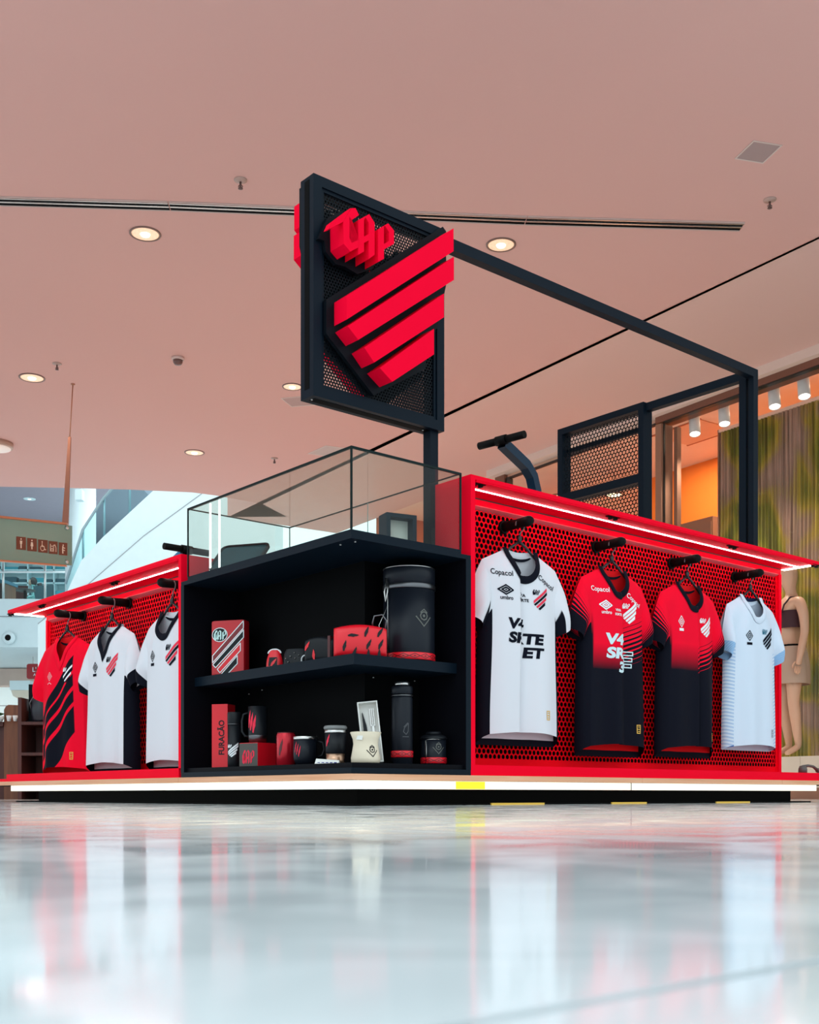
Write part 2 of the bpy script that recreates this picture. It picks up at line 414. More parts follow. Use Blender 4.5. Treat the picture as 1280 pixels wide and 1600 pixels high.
t = thing('smoke_detector', 'white dome detector on the ceiling between the two left downlights', 'detector', (-2.10, 10.309, ZC))
MB().lathe([(0.058, 0), (0.058, -0.018), (0.048, -0.024)], 28).build('base', mat('detector_white', (0.70, 0.52, 0.47), 0.5), t)
MB().lathe([(0.044, -0.024), (0.042, -0.045), (0.03, -0.062), (0.0, -0.068)], 28).build('dome', mat('detector_dome', (0.16, 0.08, 0.07), 0.3), t)
t = thing('surface_light', 'round surface mounted lamp on the ceiling, cut by the left edge', 'ceiling light', (-4.66, 12.80, ZC))
MB().lathe([(0.19, 0.0), (0.19, -0.05), (0.17, -0.06)], 36).build('housing', mat('lamp_housing', (0.55, 0.36, 0.28), 0.4), t)
MB().lathe([(0.17, -0.055), (0.16, -0.07), (0.0, -0.075)], 36).build('diffuser', mat('lamp_diffuser', (0.85, 0.72, 0.66), 0.5, emit=(1, 0.85, 0.75), estr=0.25), t)
def panel(pts, label, col):
    cx = sum(p[0] for p in pts)/len(pts); cy = sum(p[1] for p in pts)/len(pts)
    t = thing('access_panel', label, 'access panel', (cx, cy, ZC))
    q = [(p[0]-cx, p[1]-cy) for p in pts]
    MB().prism([(x*1.06, y*1.06) for x, y in q], lambda p, k: Vector((p[0], p[1], -0.004+0.003*k)), 0, holes=[[(x*0.97, y*0.97) for x, y in q]]).build('frame', mat('panel_frame', (0.72, 0.58, 0.53), 0.6), t)
    MB().prism([(x*0.97, y*0.97) for x, y in q], lambda p, k: Vector((p[0], p[1], -0.002+0.001*k)), 0).build('hatch', mat('panel_hatch_%d' % int(col[0]*1000), col, 0.7), t)
panel([(2.031, 7.077), (2.214, 7.127), (2.268, 6.937), (2.086, 6.890)], 'grey square ceiling hatch at upper right above the slot vent', (0.42, 0.30, 0.29))
panel([(-1.278, 11.36), (-1.20, 11.60), (-0.96, 11.55), (-1.04, 11.30)], 'brownish ceiling hatch half hidden by the lower left corner of the crest sign', (0.50, 0.32, 0.29))
panel([(-1.172, 13.20), (-0.943, 12.90), (-0.70, 13.02), (-0.93, 13.30)], 'pale ceiling hatch seen just above the corner of the glass display case', (0.60, 0.46, 0.42))

# linear slot diffuser
t = thing('slot_diffuser', 'long black and chrome linear air slot running across the ceiling', 'air vent')
def slot(a, b):
    a, b = Vector(a), Vector(b); d = (b-a); L = d.length; d.normalize(); n = Vector((-d.y, d.x))
    m = lambda x, y, z: Vector((*(a+d*x+n*y), z))
    def bar(y0, y1, z0, z1, nm, mt):
        mb = MB(); mb.box(0, L, y0, y1, z0, z1); mb.v = [tuple(m(*v)) for v in mb.v]; mb.build(nm, mt, t)
    bar(-0.052, 0.052, ZC-0.004, ZC-0.001, 'backing', MATTE)
    bar(-0.060, -0.050, ZC-0.008, ZC, 'edge_trim', mat('slot_trim', (0.62, 0.46, 0.42), 0.5)); bar(0.050, 0.060, ZC-0.008, ZC, 'edge_trim', MATS['slot_trim'])
    bar(-0.005, 0.009, ZC-0.010, ZC-0.004, 'blade', mat('slot_blade', (0.75, 0.66, 0.62), 0.25, metal=0.8)); bar(-0.046, -0.036, ZC-0.010, ZC-0.004, 'blade', MATS['slot_blade'])
slot((-4.2, 7.50), (-1.62, 7.648)); slot((-1.612, 7.648), (0.8, 7.84)); slot((0.806, 7.84), (2.318, 7.925))

# ------------------------------------------------------------------ kiosk base
base = thing('kiosk_base', 'low kiosk platform with plywood edge, glowing light band and black recessed plinth', 'platform', K(0, 0, 0), TH)
def edge_L(o, d, z0, z1, u1, v1):     # L-shaped kerb following both faces, o = outward offset, d = depth
    P = [(-o, -o), (u1, -o), (u1, -o+d), (-o+d, -o+d), (-o+d, v1), (-o, v1)]
    return MB().prism(P, lambda p, k: Vector((p[0], p[1], z1 if k == 0 else z0)), 0)
segs = [('r', 0.0, 1.53), ('r', 1.532, 2.6), ('r', 2.602, 3.6), ('l', 0.0, 1.15), ('l', 1.152, 2.95), ('l', 2.952, 3.7)]
for s_, x0, x1 in segs:
    b = MB()
    if s_ == 'r': b.box(x0, x1, -0.012, 0.10, 0.0885, 0.1085)
    else: b.box(-0.012, 0.10, max(x0, 0.10), x1, 0.0885, 0.1085)
    b.build('plywood_edge', PLY, base)
MB().prism([(-0.012, -0.012), (0, -0.012), (0.10, 0.10), (-0.012, 0.10)], lambda p, k: Vector((p[0], p[1], 0.1085 if k == 0 else 0.0885))).build('plywood_edge', PLY, base)
for s_, x0, x1 in [('r', 0.0, 1.464), ('r', 1.468, 2.926), ('l', 0.0, 2.978)]:
    b = MB()
    if s_ == 'r': b.box(x0, x1, -0.004, 0.03, 0.0575, 0.0868)
    else: b.box(-0.004, 0.03, x0+0.03, x1, 0.0575, 0.0868)
    b.build('light_band', LEDB, base)
MB().box(0.471, 0.615, -0.007, -0.0045, 0.0585, 0.0855).build('yellow_tape', YEL, base)
MB().box(1.4645, 1.4675, -0.005, 0.02, 0.0575, 0.0868).build('band_joint', PLINTH, base)
edge_L(-0.10, 0.3, 0.0, 0.0575, 2.86, 2.86).build('plinth', PLINTH, base, fix=True)
edge_L(-0.04, 0.2, 0.0, 0.006, 2.95, 3.02).build('floor_plate', PLINTH, base, fix=True)
edge_L(-0.03, 0.25, 0.0868, 0.0885, 3.6, 3.7).build('underside', PLINTH, base, fix=True)
for x0, x1 in [(0.69, 0.98), (1.39, 1.62), (2.13, 2.40)]:
    MB().box(x0, x1, 0.034, 0.042, 0.0, 0.007).build('floor_shim', YSHIM, base)

# ------------------------------------------------------------------ display cabinet
cab = thing('display_cabinet', 'black open corner display cabinet with an L-shaped shelf', 'cabinet', K(0, 0, 0.1085), TH)
Z0 = 0.1085
D = 0.265
def LP2(a, u1, v1, d): return [(a, a), (u1, a), (u1, d), (d, d), (d, v1), (a, v1)]
def slab(poly, z0, z1): return MB().prism(poly, lambda p, k: Vector((p[0], p[1], (z1 if k == 0 else z0)-Z0)))
slab([(0, 0), (0.55, 0), (0.55, 1.15), (0, 1.15)], 0.896, 0.912).build('top_panel', NAVY, cab, fix=True)
slab([(0, 0), (0.55, 0), (0.55, 1.15), (0, 1.15)], 0.1085, 0.1290).build('bottom_panel', NAVY, cab, fix=True)
slab([(0.012, 0.012), (0.538, 0.012), (0.538, 1.138), (0.012, 1.138)], 0.1290, 0.1465).build('display_floor', CABBLK, cab, fix=True)
MB().box(0.525, 0.55, 0, 0.30, 0.1290-Z0, 0.896-Z0).build('side_panel', CABBLK, cab)
MB().box(0, 0.30, 1.125, 1.15, 0.1290-Z0, 0.896-Z0).build('side_panel', CABBLK, cab)
MB().box(0.525, 0.55, -0.001, 0.0, 0.1290-Z0, 0.896-Z0).build('edge_band', NAVY, cab); MB().box(-0.001, 0.0, 1.125, 1.15, 0.1290-Z0, 0.896-Z0).build('edge_band', NAVY, cab)
MB().box(D, 0.525, D, D+0.02, 0.1465-Z0, 0.896-Z0).build('back_panel', MATTE, cab)
MB().box(D, D+0.02, D+0.02, 1.125, 0.1465-Z0, 0.896-Z0).build('back_panel', MATTE, cab)
sh = MB().prism(LP2(0.05, 0.525, 1.125, D), lambda p, k: Vector((p[0], p[1], (0.52 if k == 0 else 0.483)-Z0))).build('shelf', NAVY, cab, fix=True)
for (u, v, z) in [(0.30, 0.262, 0.47), (0.50, 0.262, 0.47), (0.50, 0.262, 0.85), (0.262, 0.95, 0.47), (0.262, 1.05, 0.46), (0.04, 0.03, 0.894), (0.03, 0.10, 0.894)]:
    MB().lathe([(0.0035, -0.002), (0.003, 0.002), (0, 0.003)], 10, (u, v)).build('screw_head', STEEL, cab).location = (0, -0.004, z-Z0) if z < 0.89 else (0, 0, z-Z0)

# glass display case on top
vit = thing('glass_vitrine', 'frameless glass display case on top of the black cabinet', 'display case', K(0, 0, 0.912), TH)
VZ = 0.293; UU, VV = 0.502, 1.097
def bx(m, n, *a, p=vit): return MB().box(*a).build(n, m, p)
for (a, b_, c, d) in [(0.0, UU, 0.0, 0.012), (0.0, UU, VV-0.012, VV), (0.0, 0.012, 0.012, VV-0.012), (UU-0.012, UU, 0.012, VV-0.012)]:
    bx(NAVY, 'base_rail', a, b_, c, d, 0, 0.014)
bx(NAVY, 'case_floor', 0.012, UU-0.012, 0.012, VV-0.012, 0, 0.006)
e = 0.004
bx(VGLASS, 'glass_pane', 0.001, UU-0.001, 0.003, 0.003+e, 0.014, VZ-0.004)
bx(VGLASS, 'glass_pane', 0.003, 0.003+e, 0.008, VV-0.001, 0.014, VZ-0.004)
bx(VGLASS, 'glass_pane', 0.001, UU-0.001, VV-0.007, VV-0.003, 0.014, VZ-0.004)
bx(VGLASS, 'glass_pane', UU-0.007, UU-0.003, 0.008, 0.54, 0.014, VZ-0.004)
bx(VGLASS, 'glass_pane', UU-0.007, UU-0.003, 0.542, VV-0.008, 0.014, VZ-0.004)
bx(VGLASS, 'glass_lid', 0.006, UU-0.006, 0.006, VV-0.006, VZ-0.004, VZ)
bx(GEDGE, 'lid_edge', -0.001, UU+0.001, -0.001, 0.006, VZ-0.008, VZ); bx(GEDGE, 'lid_edge', -0.001, 0.006, 0.006, VV+0.001, VZ-0.008, VZ)
bx(GEDGE, 'lid_edge', -0.001, UU+0.001, VV-0.003, VV+0.001, VZ-0.005, VZ); bx(GEDGE, 'lid_edge', UU-0.003, UU+0.001, 0.006, VV-0.003, VZ-0.005, VZ)
bx(GEDGE, 'corner_edge', -0.001, 0.005, -0.001, 0.005, 0.014, VZ-0.008); bx(GEDGE, 'corner_edge', UU-0.005, UU+0.001, -0.001, 0.005, 0.014, VZ-0.008)
bx(GEDGE, 'corner_edge', -0.001, 0.004, VV-0.004, VV+0.001, 0.014, VZ-0.008); bx(GEDGEL, 'corner_edge', UU-0.003, UU+0.001, VV-0.003, VV+0.001, 0.014, VZ-0.006)
bx(GEDGEL, 'pane_joint', UU-0.006, UU-0.004, 0.5395, 0.5425, 0.014, VZ-0.004)
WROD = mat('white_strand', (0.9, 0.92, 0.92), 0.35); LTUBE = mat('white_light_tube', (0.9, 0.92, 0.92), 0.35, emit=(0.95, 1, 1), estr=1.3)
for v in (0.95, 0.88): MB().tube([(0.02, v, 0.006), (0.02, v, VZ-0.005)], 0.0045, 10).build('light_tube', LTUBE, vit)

# objects inside the glass case
t = thing('framed_plate', 'tilted dark glass plate in a thin black frame inside the glass case', 'display plate', K(0.06, 0.860, 0.918), TH-PI/2+0.55)
Mx = Matrix.Rotation(math.radians(42), 4, 'X')
def rrect(w, h, r, n=6):
    out = []
    for cx, cy, a in ((w/2-r, h/2-r, 0), (-w/2+r, h/2-r, 90), (-w/2+r, -h/2+r, 180), (w/2-r, -h/2+r, 270)):
        for i in range(n+1):
            q = math.radians(a+90*i/n); out.append((cx+r*math.cos(q), cy+r*math.sin(q)))
    return out
fo = lambda p, z0, z1, k: Mx @ Vector((p[0], p[1]+0.10, z0 if k == 0 else z1))+Vector((0, 0, 0.006))
MB().prism(rrect(0.215, 0.19, 0.028), lambda p, k: fo(p, 0.006, -0.006, k), 0, holes=[rrect(0.195, 0.17, 0.020)]).build('frame', BLK, t, fix=True).location = (0, 0, 0.0)
MB().prism(rrect(0.195, 0.17, 0.020), lambda p, k: fo(p, 0.002, -0.004, k)).build('glass_plate', mat('petrol_glass', (0.014, 0.050, 0.062), 0.30, spec=0.03, var=0.5, scale=9), t, fix=True)
for x in (-0.07, 0.07): MB().box(x-0.008, x+0.008, 0.116, 0.130, 0.0, 0.105).build('foot', BLK, t)
t = thing('picture_box', 'small dark blue box frame holding a white card inside the glass case', 'frame', K(0.405, 0.22, 0.918), TH-0.25)
BLUEF = mat('slate_blue_frame', (0.012, 0.026, 0.040), 0.45, spec=0.1)
MB().prism([(-0.062, 0), (0.062, 0), (0.062, 0.165), (-0.062, 0.165)], lambda p, k: Vector((p[0], 0.0 if k == 0 else 0.07, p[1])), 0, holes=[[(-0.046, 0.014), (0.046, 0.014), (0.046, 0.150), (-0.046, 0.150)]]).build('frame', BLUEF, t, fix=True)
MB().box(-0.046, 0.046, 0.045, 0.05, 0.014, 0.150).build('white_card', mat('white_card', (0.85, 0.85, 0.80), 0.7), t)
MB().tube([(-0.03, 0.03, 0.06), (-0.01, 0.025, 0.04), (0.03, 0.02, 0.02)], 0.001, 5).build('cord', BLK, t)
t = thing('cable_bundle', 'small white tangle of chain lying in the glass case corner', 'chain', K(0.19, 0.13, 0.918), TH)
for k in range(4):
    pts = [(0.045*math.cos(a*0.9+k)+0.012*k-0.02, 0.02*math.sin(a*1.3+k*2), 0.006+0.035*abs(math.sin(a*0.7+k))) for a in [i*0.5 for i in range(12)]]
    MB().tube(pts, 0.0022, 6).build('strand', WROD, t)

# ------------------------------------------------------------------ red shirt walls
def perf_panel(x0, x1, z0, z1, y, p, r, th, xs=None):
    """hexagonal lattice sheet: each cell a hexagon with a real round hole"""
    rows = int((z1-z0)/(p*0.866)); cols = int((x1-x0)/p)
    a = p/math.sqrt(3)
    oc = []
    for i in range(6):
        A = math.radians(30+60*i); B = math.radians(90+60*i)
        c = Vector((a*math.cos(A), a*math.sin(A))); d = Vector((a*math.cos(B), a*math.sin(B)))
        oc += [c, (c+d)/2]
    ic = [Vector((r*math.cos(math.radians(30+30*i)), r*math.sin(math.radians(30+30*i)))) for i in range(12)]
    vs = []; fs = []
    ox = (x1-x0-cols*p)/2; oz = (z1-z0-rows*p*0.866)/2
    for j in range(rows):
        n = cols if j % 2 == 0 else cols-1
        for i in range(n):
            cx = x0+ox+p*(i+0.5+(0 if j % 2 == 0 else 0.5)); cz = z0+oz+p*0.866*(j+0.5); b = len(vs)
            for q in oc: vs.append((cx+q.x, y, cz+q.y))
            for q in ic: vs.append((cx+q.x, y, cz+q.y))
            for q in ic: vs.append((cx+q.x, y+th, cz+q.y))
            for k in range(12):
                m = (k+1) % 12
                fs.append((b+k, b+m, b+12+m, b+12+k)); fs.append((b+12+k, b+12+m, b+24+m, b+24+k))
    mb = MB(); mb.add(vs, fs)
    # solid margins all round
    zt = z0+oz+rows*p*0.866
    return mb, (x0+ox, x0+ox+cols*p, z0+oz, zt)

RIM = mat('led_lit_red_rim', (0.80, 0.10, 0.12), 0.5)  # red paled to paint in the LED light falling on this lip
GROOVE = mat('groove_dark', (0.05, 0.002, 0.004), 0.6)
def latch(p, x, y, z, s=1):
    b = MB().box(x-0.035, x+0.035, y-0.010, y+0.010, z-0.004, z)
    b.box(x-0.022, x-0.012, y-0.008, y+0.008, z-0.014, z-0.004).box(x+0.010, x+0.020, y-0.008, y+0.008, z-0.014, z-0.004)
    b.build('latch', FOAM, p)
def shirt_wall(label, rot, xa, xb, top, cabside, hooks, hz, xo):
    """local x along the wall, y into the wall; cabinet at cabside end; xo = open end of canopy"""
    w = thing('shirt_wall', label, 'display wall', K(0, 0, 0.1085), rot)
    z = lambda v: v-Z0
    lo, hi = min(xa, xb), max(xa, xb); d = 0.19; sg = 1 if xb > xa else -1
    # end fin next to the cabinet
    f0, f1 = sorted((xa, xa+sg*0.022))
    MB().box(f0, f1, 0.0, 0.235, z(0.1475 if sg < 0 else 0.1085), z(top)).build('end_panel', RED, w)
    i0, i1 = sorted((xa+sg*0.0221, xo))
    MB().box(i0, i1, 0.0, 0.236, z(top-0.016), z(top)).build('canopy', RED, w)
    l0, l1 = sorted((xa+sg*0.03, xo-sg*0.02))
    # canopy lip, light strip, rails
    MB().box(l0, l1, 0.002, 0.010, z(top-0.022), z(top-0.016)).build('canopy_lip', RED, w)
    MB().box(l0, l1, 0.0935, 0.0975, z(top-0.0185), z(top-0.016)).build('light_strip', LED, w)
    e0, e1 = sorted((xo-sg*0.045, xo-sg*0.015))
    MB().box(e0, e1, 0.02, 0.185, z(top-0.021), z(top-0.0187)).build('end_light_strip', LEDE, w)
    p0, p1 = sorted((xa+sg*0.0221, xb))
    MB().box(p0, p1, d-0.006, d, z(top-0.022), z(top-0.016)).build('shadow_gap', GROOVE, w)
    MB().box(p0, p1, d-0.008, d+0.02, z(top-0.046), z(top-0.022)).build('header_rail', RED, w)
    MB().add([(p0, d-0.010, z(top-0.048)), (p1, d-0.010, z(top-0.048)), (p1, d+0.012, z(top-0.060)), (p0, d+0.012, z(top-0.060)), (p0, d-0.010, z(top-0.046)), (p1, d-0.010, z(top-0.046)), (p1, d+0.016, z(top-0.046)), (p0, d+0.016, z(top-0.046))],
             [(0, 3, 2, 1), (0, 1, 5, 4), (4, 5, 6, 7), (2, 3, 7, 6), (1, 2, 6, 5), (0, 4, 7, 3)]).build('rim', RIM, w)
    zb, zt = 0.172, top-0.056
    pa, pb = sorted((xa+sg*0.030, xb-sg*0.028))
    mb, (m0, m1, n0, n1) = perf_panel(pa, pb, zb, zt, d, 0.0238, 0.0097, 0.002)
    mb.v = [(a, b, z(c)) for a, b, c in mb.v]
    mb.build('perforated_sheet', REDP, w)
    b = MB().box(p0, m0+0.002, d-0.0005, d+0.004, z(zb-0.024), z(zt)).box(m1-0.002, p1, d-0.0005, d+0.004, z(zb-0.024), z(zt))
    b.box(m0, m1, d-0.0005, d+0.004, z(zb-0.024), z(n0+0.002))
    b.build('sheet_border', REDP, w)
    s0, s1 = sorted((xb-sg*0.022, xb))
    MB().box(s0, s1, d-0.012, d+0.045, z(0.1475), z(top-0.046)).build('end_stile', RED, w)
    # base ledge
    MB().box(*sorted((xa+sg*0.0225, xb+sg*0.10)), 0.002, d+0.03, z(0.1085), z(0.1475)).build('base_ledge', RED, w)
    MB().box(*sorted((xb+sg*0.101, xb+sg*0.75)), 0.002, d+0.03, z(0.1085), z(0.1475 if sg > 0 else 0.124)).build('base_ledge', RED, w)
    MB().box(p0, p1, d+0.035, d+0.045, z(0.1475), z(top-0.02)).build('backing_board', MATTE, w)
    for lx in ([xa+sg*0.062, xa+sg*0.84, xa+sg*1.7] if sg > 0 else [xa-0.67, xa-1.5]): latch(w, lx, 0.03, z(top-0.0165))
    latch(w, xo-sg*0.02, 0.012, z(top-0.0165))
    for hx in hooks:
        h = MB().lathe([(0.0, -0.022), (0.012, -0.020), (0.019, -0.010), (0.0205, 0.002), (0.019, 0.03), (0.018, 0.060), (0.0195, 0.085), (0.0205, 0.138)], 20)
        h.lathe([(0.026, 0.128), (0.026, 0.140)], 20)
        h.v = [(hx+a, 0.05+c, z(hz)+b_) for a, b_, c in h.v]
        o = h.build('hook_arm', FOAM, w)
    return w
HK_R = [0.905, 1.465, 1.995, 2.500]
shirt_wall('tall red perforated shirt wall with lit canopy right of the black cabinet', TH, 0.55, 2.905, 1.21, 'l', HK_R, 1.103, 2.958)
HK_L = [-2.490, -1.985, -1.402]
shirt_wall('lower red perforated shirt wall with lit canopy left of the black cabinet', THL, -1.15, -2.955, 1.029, 'r', HK_L, 0.952, -3.034)

# ------------------------------------------------------------------ overhead crest sign with its frame
sg = thing('overhead_sign', 'tall black framed perforated sign with red crest, posts and overhead beam', 'sign', K(0.55, 0.215, 0), TH)
OU, OV = 0.55, 0.215
def sb(m, n, u0, u1, v0, v1, z0, z1, par=None): return MB().box(u0-OU, u1-OU, v0-OV, v1-OV, z0, z1).build(n, m, par or sg)
SU0, SU1, SV0, SV1, SZ0, SZ1 = -0.028, 0.579, 0.177, 0.254, 1.414, 2.180
fw = 0.036
sb(NAVY, 'frame_bar', SU0, SU0+fw, SV0, SV1, SZ0, SZ1); sb(NAVY, 'frame_bar', SU1-fw, SU1, SV0, SV1, SZ0, SZ1)
sb(NAVY, 'frame_bar', SU0+fw, SU1-fw, SV0, SV1, SZ0, SZ0+fw); sb(NAVY, 'frame_bar', SU0+fw, SU1-fw, SV0, SV1, SZ1-fw, SZ1)
sb(MATTE, 'side_groove', SU0-0.0008, SU0, SV0+0.024, SV1-0.024, SZ0+0.03, SZ1-0.012)
sb(MATTE, 'bottom_groove', SU0+0.02, SU1-0.02, SV0+0.022, SV1-0.022, SZ0-0.0008, SZ0)
for a, b_, c, d_ in [(SU0+fw, SU0+fw+0.012, SZ0+fw, SZ1-fw), (SU1-fw-0.012, SU1-fw, SZ0+fw, SZ1-fw)]:
    sb(NAVY, 'inner_bead', a, b_, SV0+0.006, SV0+0.014, c, d_)
for c, d_ in [(SZ0+fw, SZ0+fw+0.012), (SZ1-fw-0.012, SZ1-fw)]:
    sb(NAVY, 'inner_bead', SU0+fw+0.012, SU1-fw-0.012, SV0+0.006, SV0+0.014, c, d_)
for yy in (SV0+0.012, SV1-0.014):
    mb, _ = perf_panel(SU0+fw, SU1-fw, SZ0+fw, SZ1-fw, yy, 0.0125, 0.0044, 0.0015)
    mb.v = [(a-OU, b_-OV, c) for a, b_, c in mb.v]; mb.build('perforated_mesh', BLK, sg)
for u in (SU0+0.02, SU1-0.075): MB().lathe([(0.004, 0), (0.003, -0.003), (0, -0.004)], 10, (u-OU, 0)).build('screw_head', STEEL, sg).location.z = SZ0
BACKPL = [(0.014, 1.750), (0.556, 2.177), (0.573, 2.165), (0.573, 1.962), (0.529, 1.790), (0.480, 1.72), (0.470, 1.62), (0.223, 1.466), (0.014, 1.632)]
BACKLT = [(-0.020, 1.950), (0.016, 2.03), (0.082, 2.080), (0.10, 2.062), (0.143, 2.075), (0.18, 2.035), (0.228, 2.07), (0.268, 2.04), (0.268, 1.985), (0.215, 1.915), (0.150, 1.878), (0.095, 1.888), (0.055, 1.885), (0.012, 1.915), (0.006, 1.95)]
def crest3d(flip):
    um = (SU0+SU1)/2; vf, vb, vp = 0.088, 0.160, 0.1765
    if not flip: T = lambda p, v: Vector((p[0]-OU, v-OV, p[1]))
    else: T = lambda p, v: Vector((2*um-p[0]-OU, (SV0+SV1-v)-OV, p[1]))
    MB().prism(BACKPL, lambda p, k: T(p, vb if k == 0 else vp)).build('crest_backing', BLK, sg, fix=True)
    MB().prism(BACKLT, lambda p, k: T(p, vb if k == 0 else vp)).build('letter_backing', BLK, sg, fix=True)
    for s_ in STRIPES: MB().prism(s_, lambda p, k: T(p, vf if k == 0 else vb)).build('crest_stripe', SIGNRED, sg, fix=True)
    MB().prism(FLAG, lambda p, k: T(p, vf-0.004 if k == 0 else vf+0.022)).build('letter_flag', SIGNRED, sg, fix=True)
    for nm, pl, ho in (('letter_c', LC, None), ('letter_a', LA, [LAH]), ('letter_p', LP_, [LPH])):
        MB().prism(pl, lambda p, k: T(p, vf-0.004 if k == 0 else vb), 0, holes=ho).build(nm, SIGNRED, sg, fix=True)
crest3d(False); crest3d(True)
sb(NAVY, 'post', 0.525, 0.565, 0.196, 0.236, 0.935, SZ0)
sb(NAVY, 'overhead_beam', SU1, 2.72, 0.196, 0.236, 2.130, 2.172)
sb(NAVY, 'post', 2.68, 2.72, 0.196, 0.2255, 1.215, 2.130); sb(NAVY, 'post', 2.68, 2.72, 0.240, 0.280, 0.0, 2.130)
sb(NAVY, 'overhead_beam', 2.68, 2.72, 0.236, 0.865, 2.130, 2.172)
# rear perforated panel in its frame
RV0, RV1 = 0.865, 1.490
for a in (RV0, RV1-0.036): sb(NAVY, 'frame_bar', 2.66, 2.735, a, a+0.036, 0.0, 2.175)
sb(NAVY, 'frame_bar', 2.66, 2.735, RV0+0.036, RV1-0.036, 2.139, 2.175); sb(NAVY, 'frame_bar', 2.66, 2.735, RV0+0.036, RV1-0.036, 1.745, 1.792); sb(NAVY, 'frame_bar', 2.66, 2.735, RV0+0.036, RV1-0.036, 1.264, 1.300)
sb(NAVY, 'rear_rail', 2.715, 2.735, RV0+0.036, RV1-0.036, 2.038, 2.064)
for z0, z1 in ((1.792, 2.139), (1.300, 1.745)):
    mb, _ = perf_panel(RV0+0.036, RV1-0.036, z0, z1, 2.675, 0.0238, 0.0098, 0.0015)
    mb.v = [(b_-OU, a-OV, c) for a, b_, c in mb.v]; mb.build('perforated_mesh', BLK, sg)

# handlebars sticking up behind the walls
def handlebar(loc, rot, label, col):
    H_ = loc[2]
    t = thing('push_handle', label, 'handle', (loc[0], loc[1], 0), rot)
    pm = mat(col[0], col[1], 0.35, spec=0.2)
    pts = [(0.06, 0, 0.0), (0.06, 0, H_-0.25), (0.045, 0, H_-0.16), (0.02, 0, H_-0.10), (-0.03, 0, H_-0.06), (-0.20, 0, H_)]
    w_ = 0.021; rows = []
    for i, p in enumerate(pts):
        q0 = Vector(pts[max(i-1, 0)]); q1 = Vector(pts[min(i+1, len(pts)-1)]); d = (q1-q0).normalized(); n = Vector((d.z, 0, -d.x))
        P = Vector(p); y = Vector((0, w_, 0)); rows.append([P+n*w_+y, P+n*w_-y, P-n*w_-y, P-n*w_+y, P+n*w_+y])
    MB().grid(rows, sm=False).build('arm', pm, t, fix=True)
    MB().tube([(-0.205, -0.125, H_+0.012), (-0.205, -0.03, H_+0.012)], 0.0165, 16).build('grip', FOAM, t)
    MB().tube([(-0.205, 0.03, H_+0.012), (-0.205, 0.125, H_+0.012)], 0.0165, 16).build('grip', FOAM, t)
    MB().tube([(-0.205, -0.028, H_+0.012), (-0.205, 0.028, H_+0.012)], 0.021, 16).build('clamp', FOAM, t)
    MB().box(-0.03, 0.15, -0.09, 0.09, 0.0, 0.012).build('foot_plate', BLK, t)
handlebar((0.542, 5.152, 1.584), math.radians(48), 'black T-shaped push handle with bent navy arm behind the right canopy', ('handle_navy', (0.004, 0.025, 0.055)))
handlebar((-1.235, 5.75, 1.232), math.radians(132), 'blue push handle with black grip behind the left canopy', ('handle_blue', (0.02, 0.22, 0.42)))

# ------------------------------------------------------------------ football shirts
def N_(n, t, **k):
    x = n.new(t)
    for a, b in k.items(): setattr(x, a, b)
    return x
def cloth(name, build, rough=0.75):
    """build(helpers) -> colour socket, from UV = (x + 0.5, -z) in metres"""
    m = bpy.data.materials.new(name); n, l = nodes_of(m); b = n['Principled BSDF']
    b.inputs['Roughness'].default_value = rough; b.inputs['Specular IOR Level'].default_value = 0.08
    uv = n.new('ShaderNodeUVMap'); uv.uv_map = 'UVMap'; sp = n.new('ShaderNodeSeparateXYZ'); l.new(uv.outputs[0], sp.inputs[0])
    class Hh: pass
    q = Hh(); q.n = n; q.l = l; q.x = sp.outputs[0]; q.y = sp.outputs[1]; q.uv = uv.outputs[0]
    def mth(op, a, b_=None, c=None, clamp=False):
        z = n.new('ShaderNodeMath'); z.operation = op; z.use_clamp = clamp
        for i, v in enumerate((a, b_, c)):
            if v is None: continue
            if isinstance(v, (int, float)): z.inputs[i].default_value = v
            else: l.new(v, z.inputs[i])
        return z.outputs[0]
    def mixc(f, a, b_):
        z = n.new('ShaderNodeMix'); z.data_type = 'RGBA'
        for i, v in ((0, f), (6, a), (7, b_)):
            if isinstance(v, (int, float)): z.inputs[i].default_value = v
            elif isinstance(v, tuple): z.inputs[i].default_value = (*v, 1)
            else: l.new(v, z.inputs[i])
        return z.outputs[2]
    q.m = mth; q.mix = mixc
    q.step = lambda v, e, w=0.002: mth('MULTIPLY_ADD', v, 1/w, 0.5-e/w, True)     # 0 below e, 1 above
    l.new(build(q), b.inputs['Base Color'])
    nz = n.new('ShaderNodeTexNoise'); nz.inputs['Scale'].default_value = 900; bp = n.new('ShaderNodeBump'); bp.inputs['Strength'].default_value = 0.12; bp.inputs['Distance'].default_value = 0.0006
    l.new(uv.outputs[0], nz.inputs['Vector']); l.new(nz.outputs['Fac'], bp.inputs['Height']); l.new(bp.outputs['Normal'], b.inputs['Normal'])
    return m
def flat(col): return lambda q: q.mix(0.0, col, col)
CRIM = (0.92, 0.002, 0.026); INK = (0.0045, 0.005, 0.011); OFFW = (0.71, 0.70, 0.745); ICE = (0.65, 0.72, 0.83)
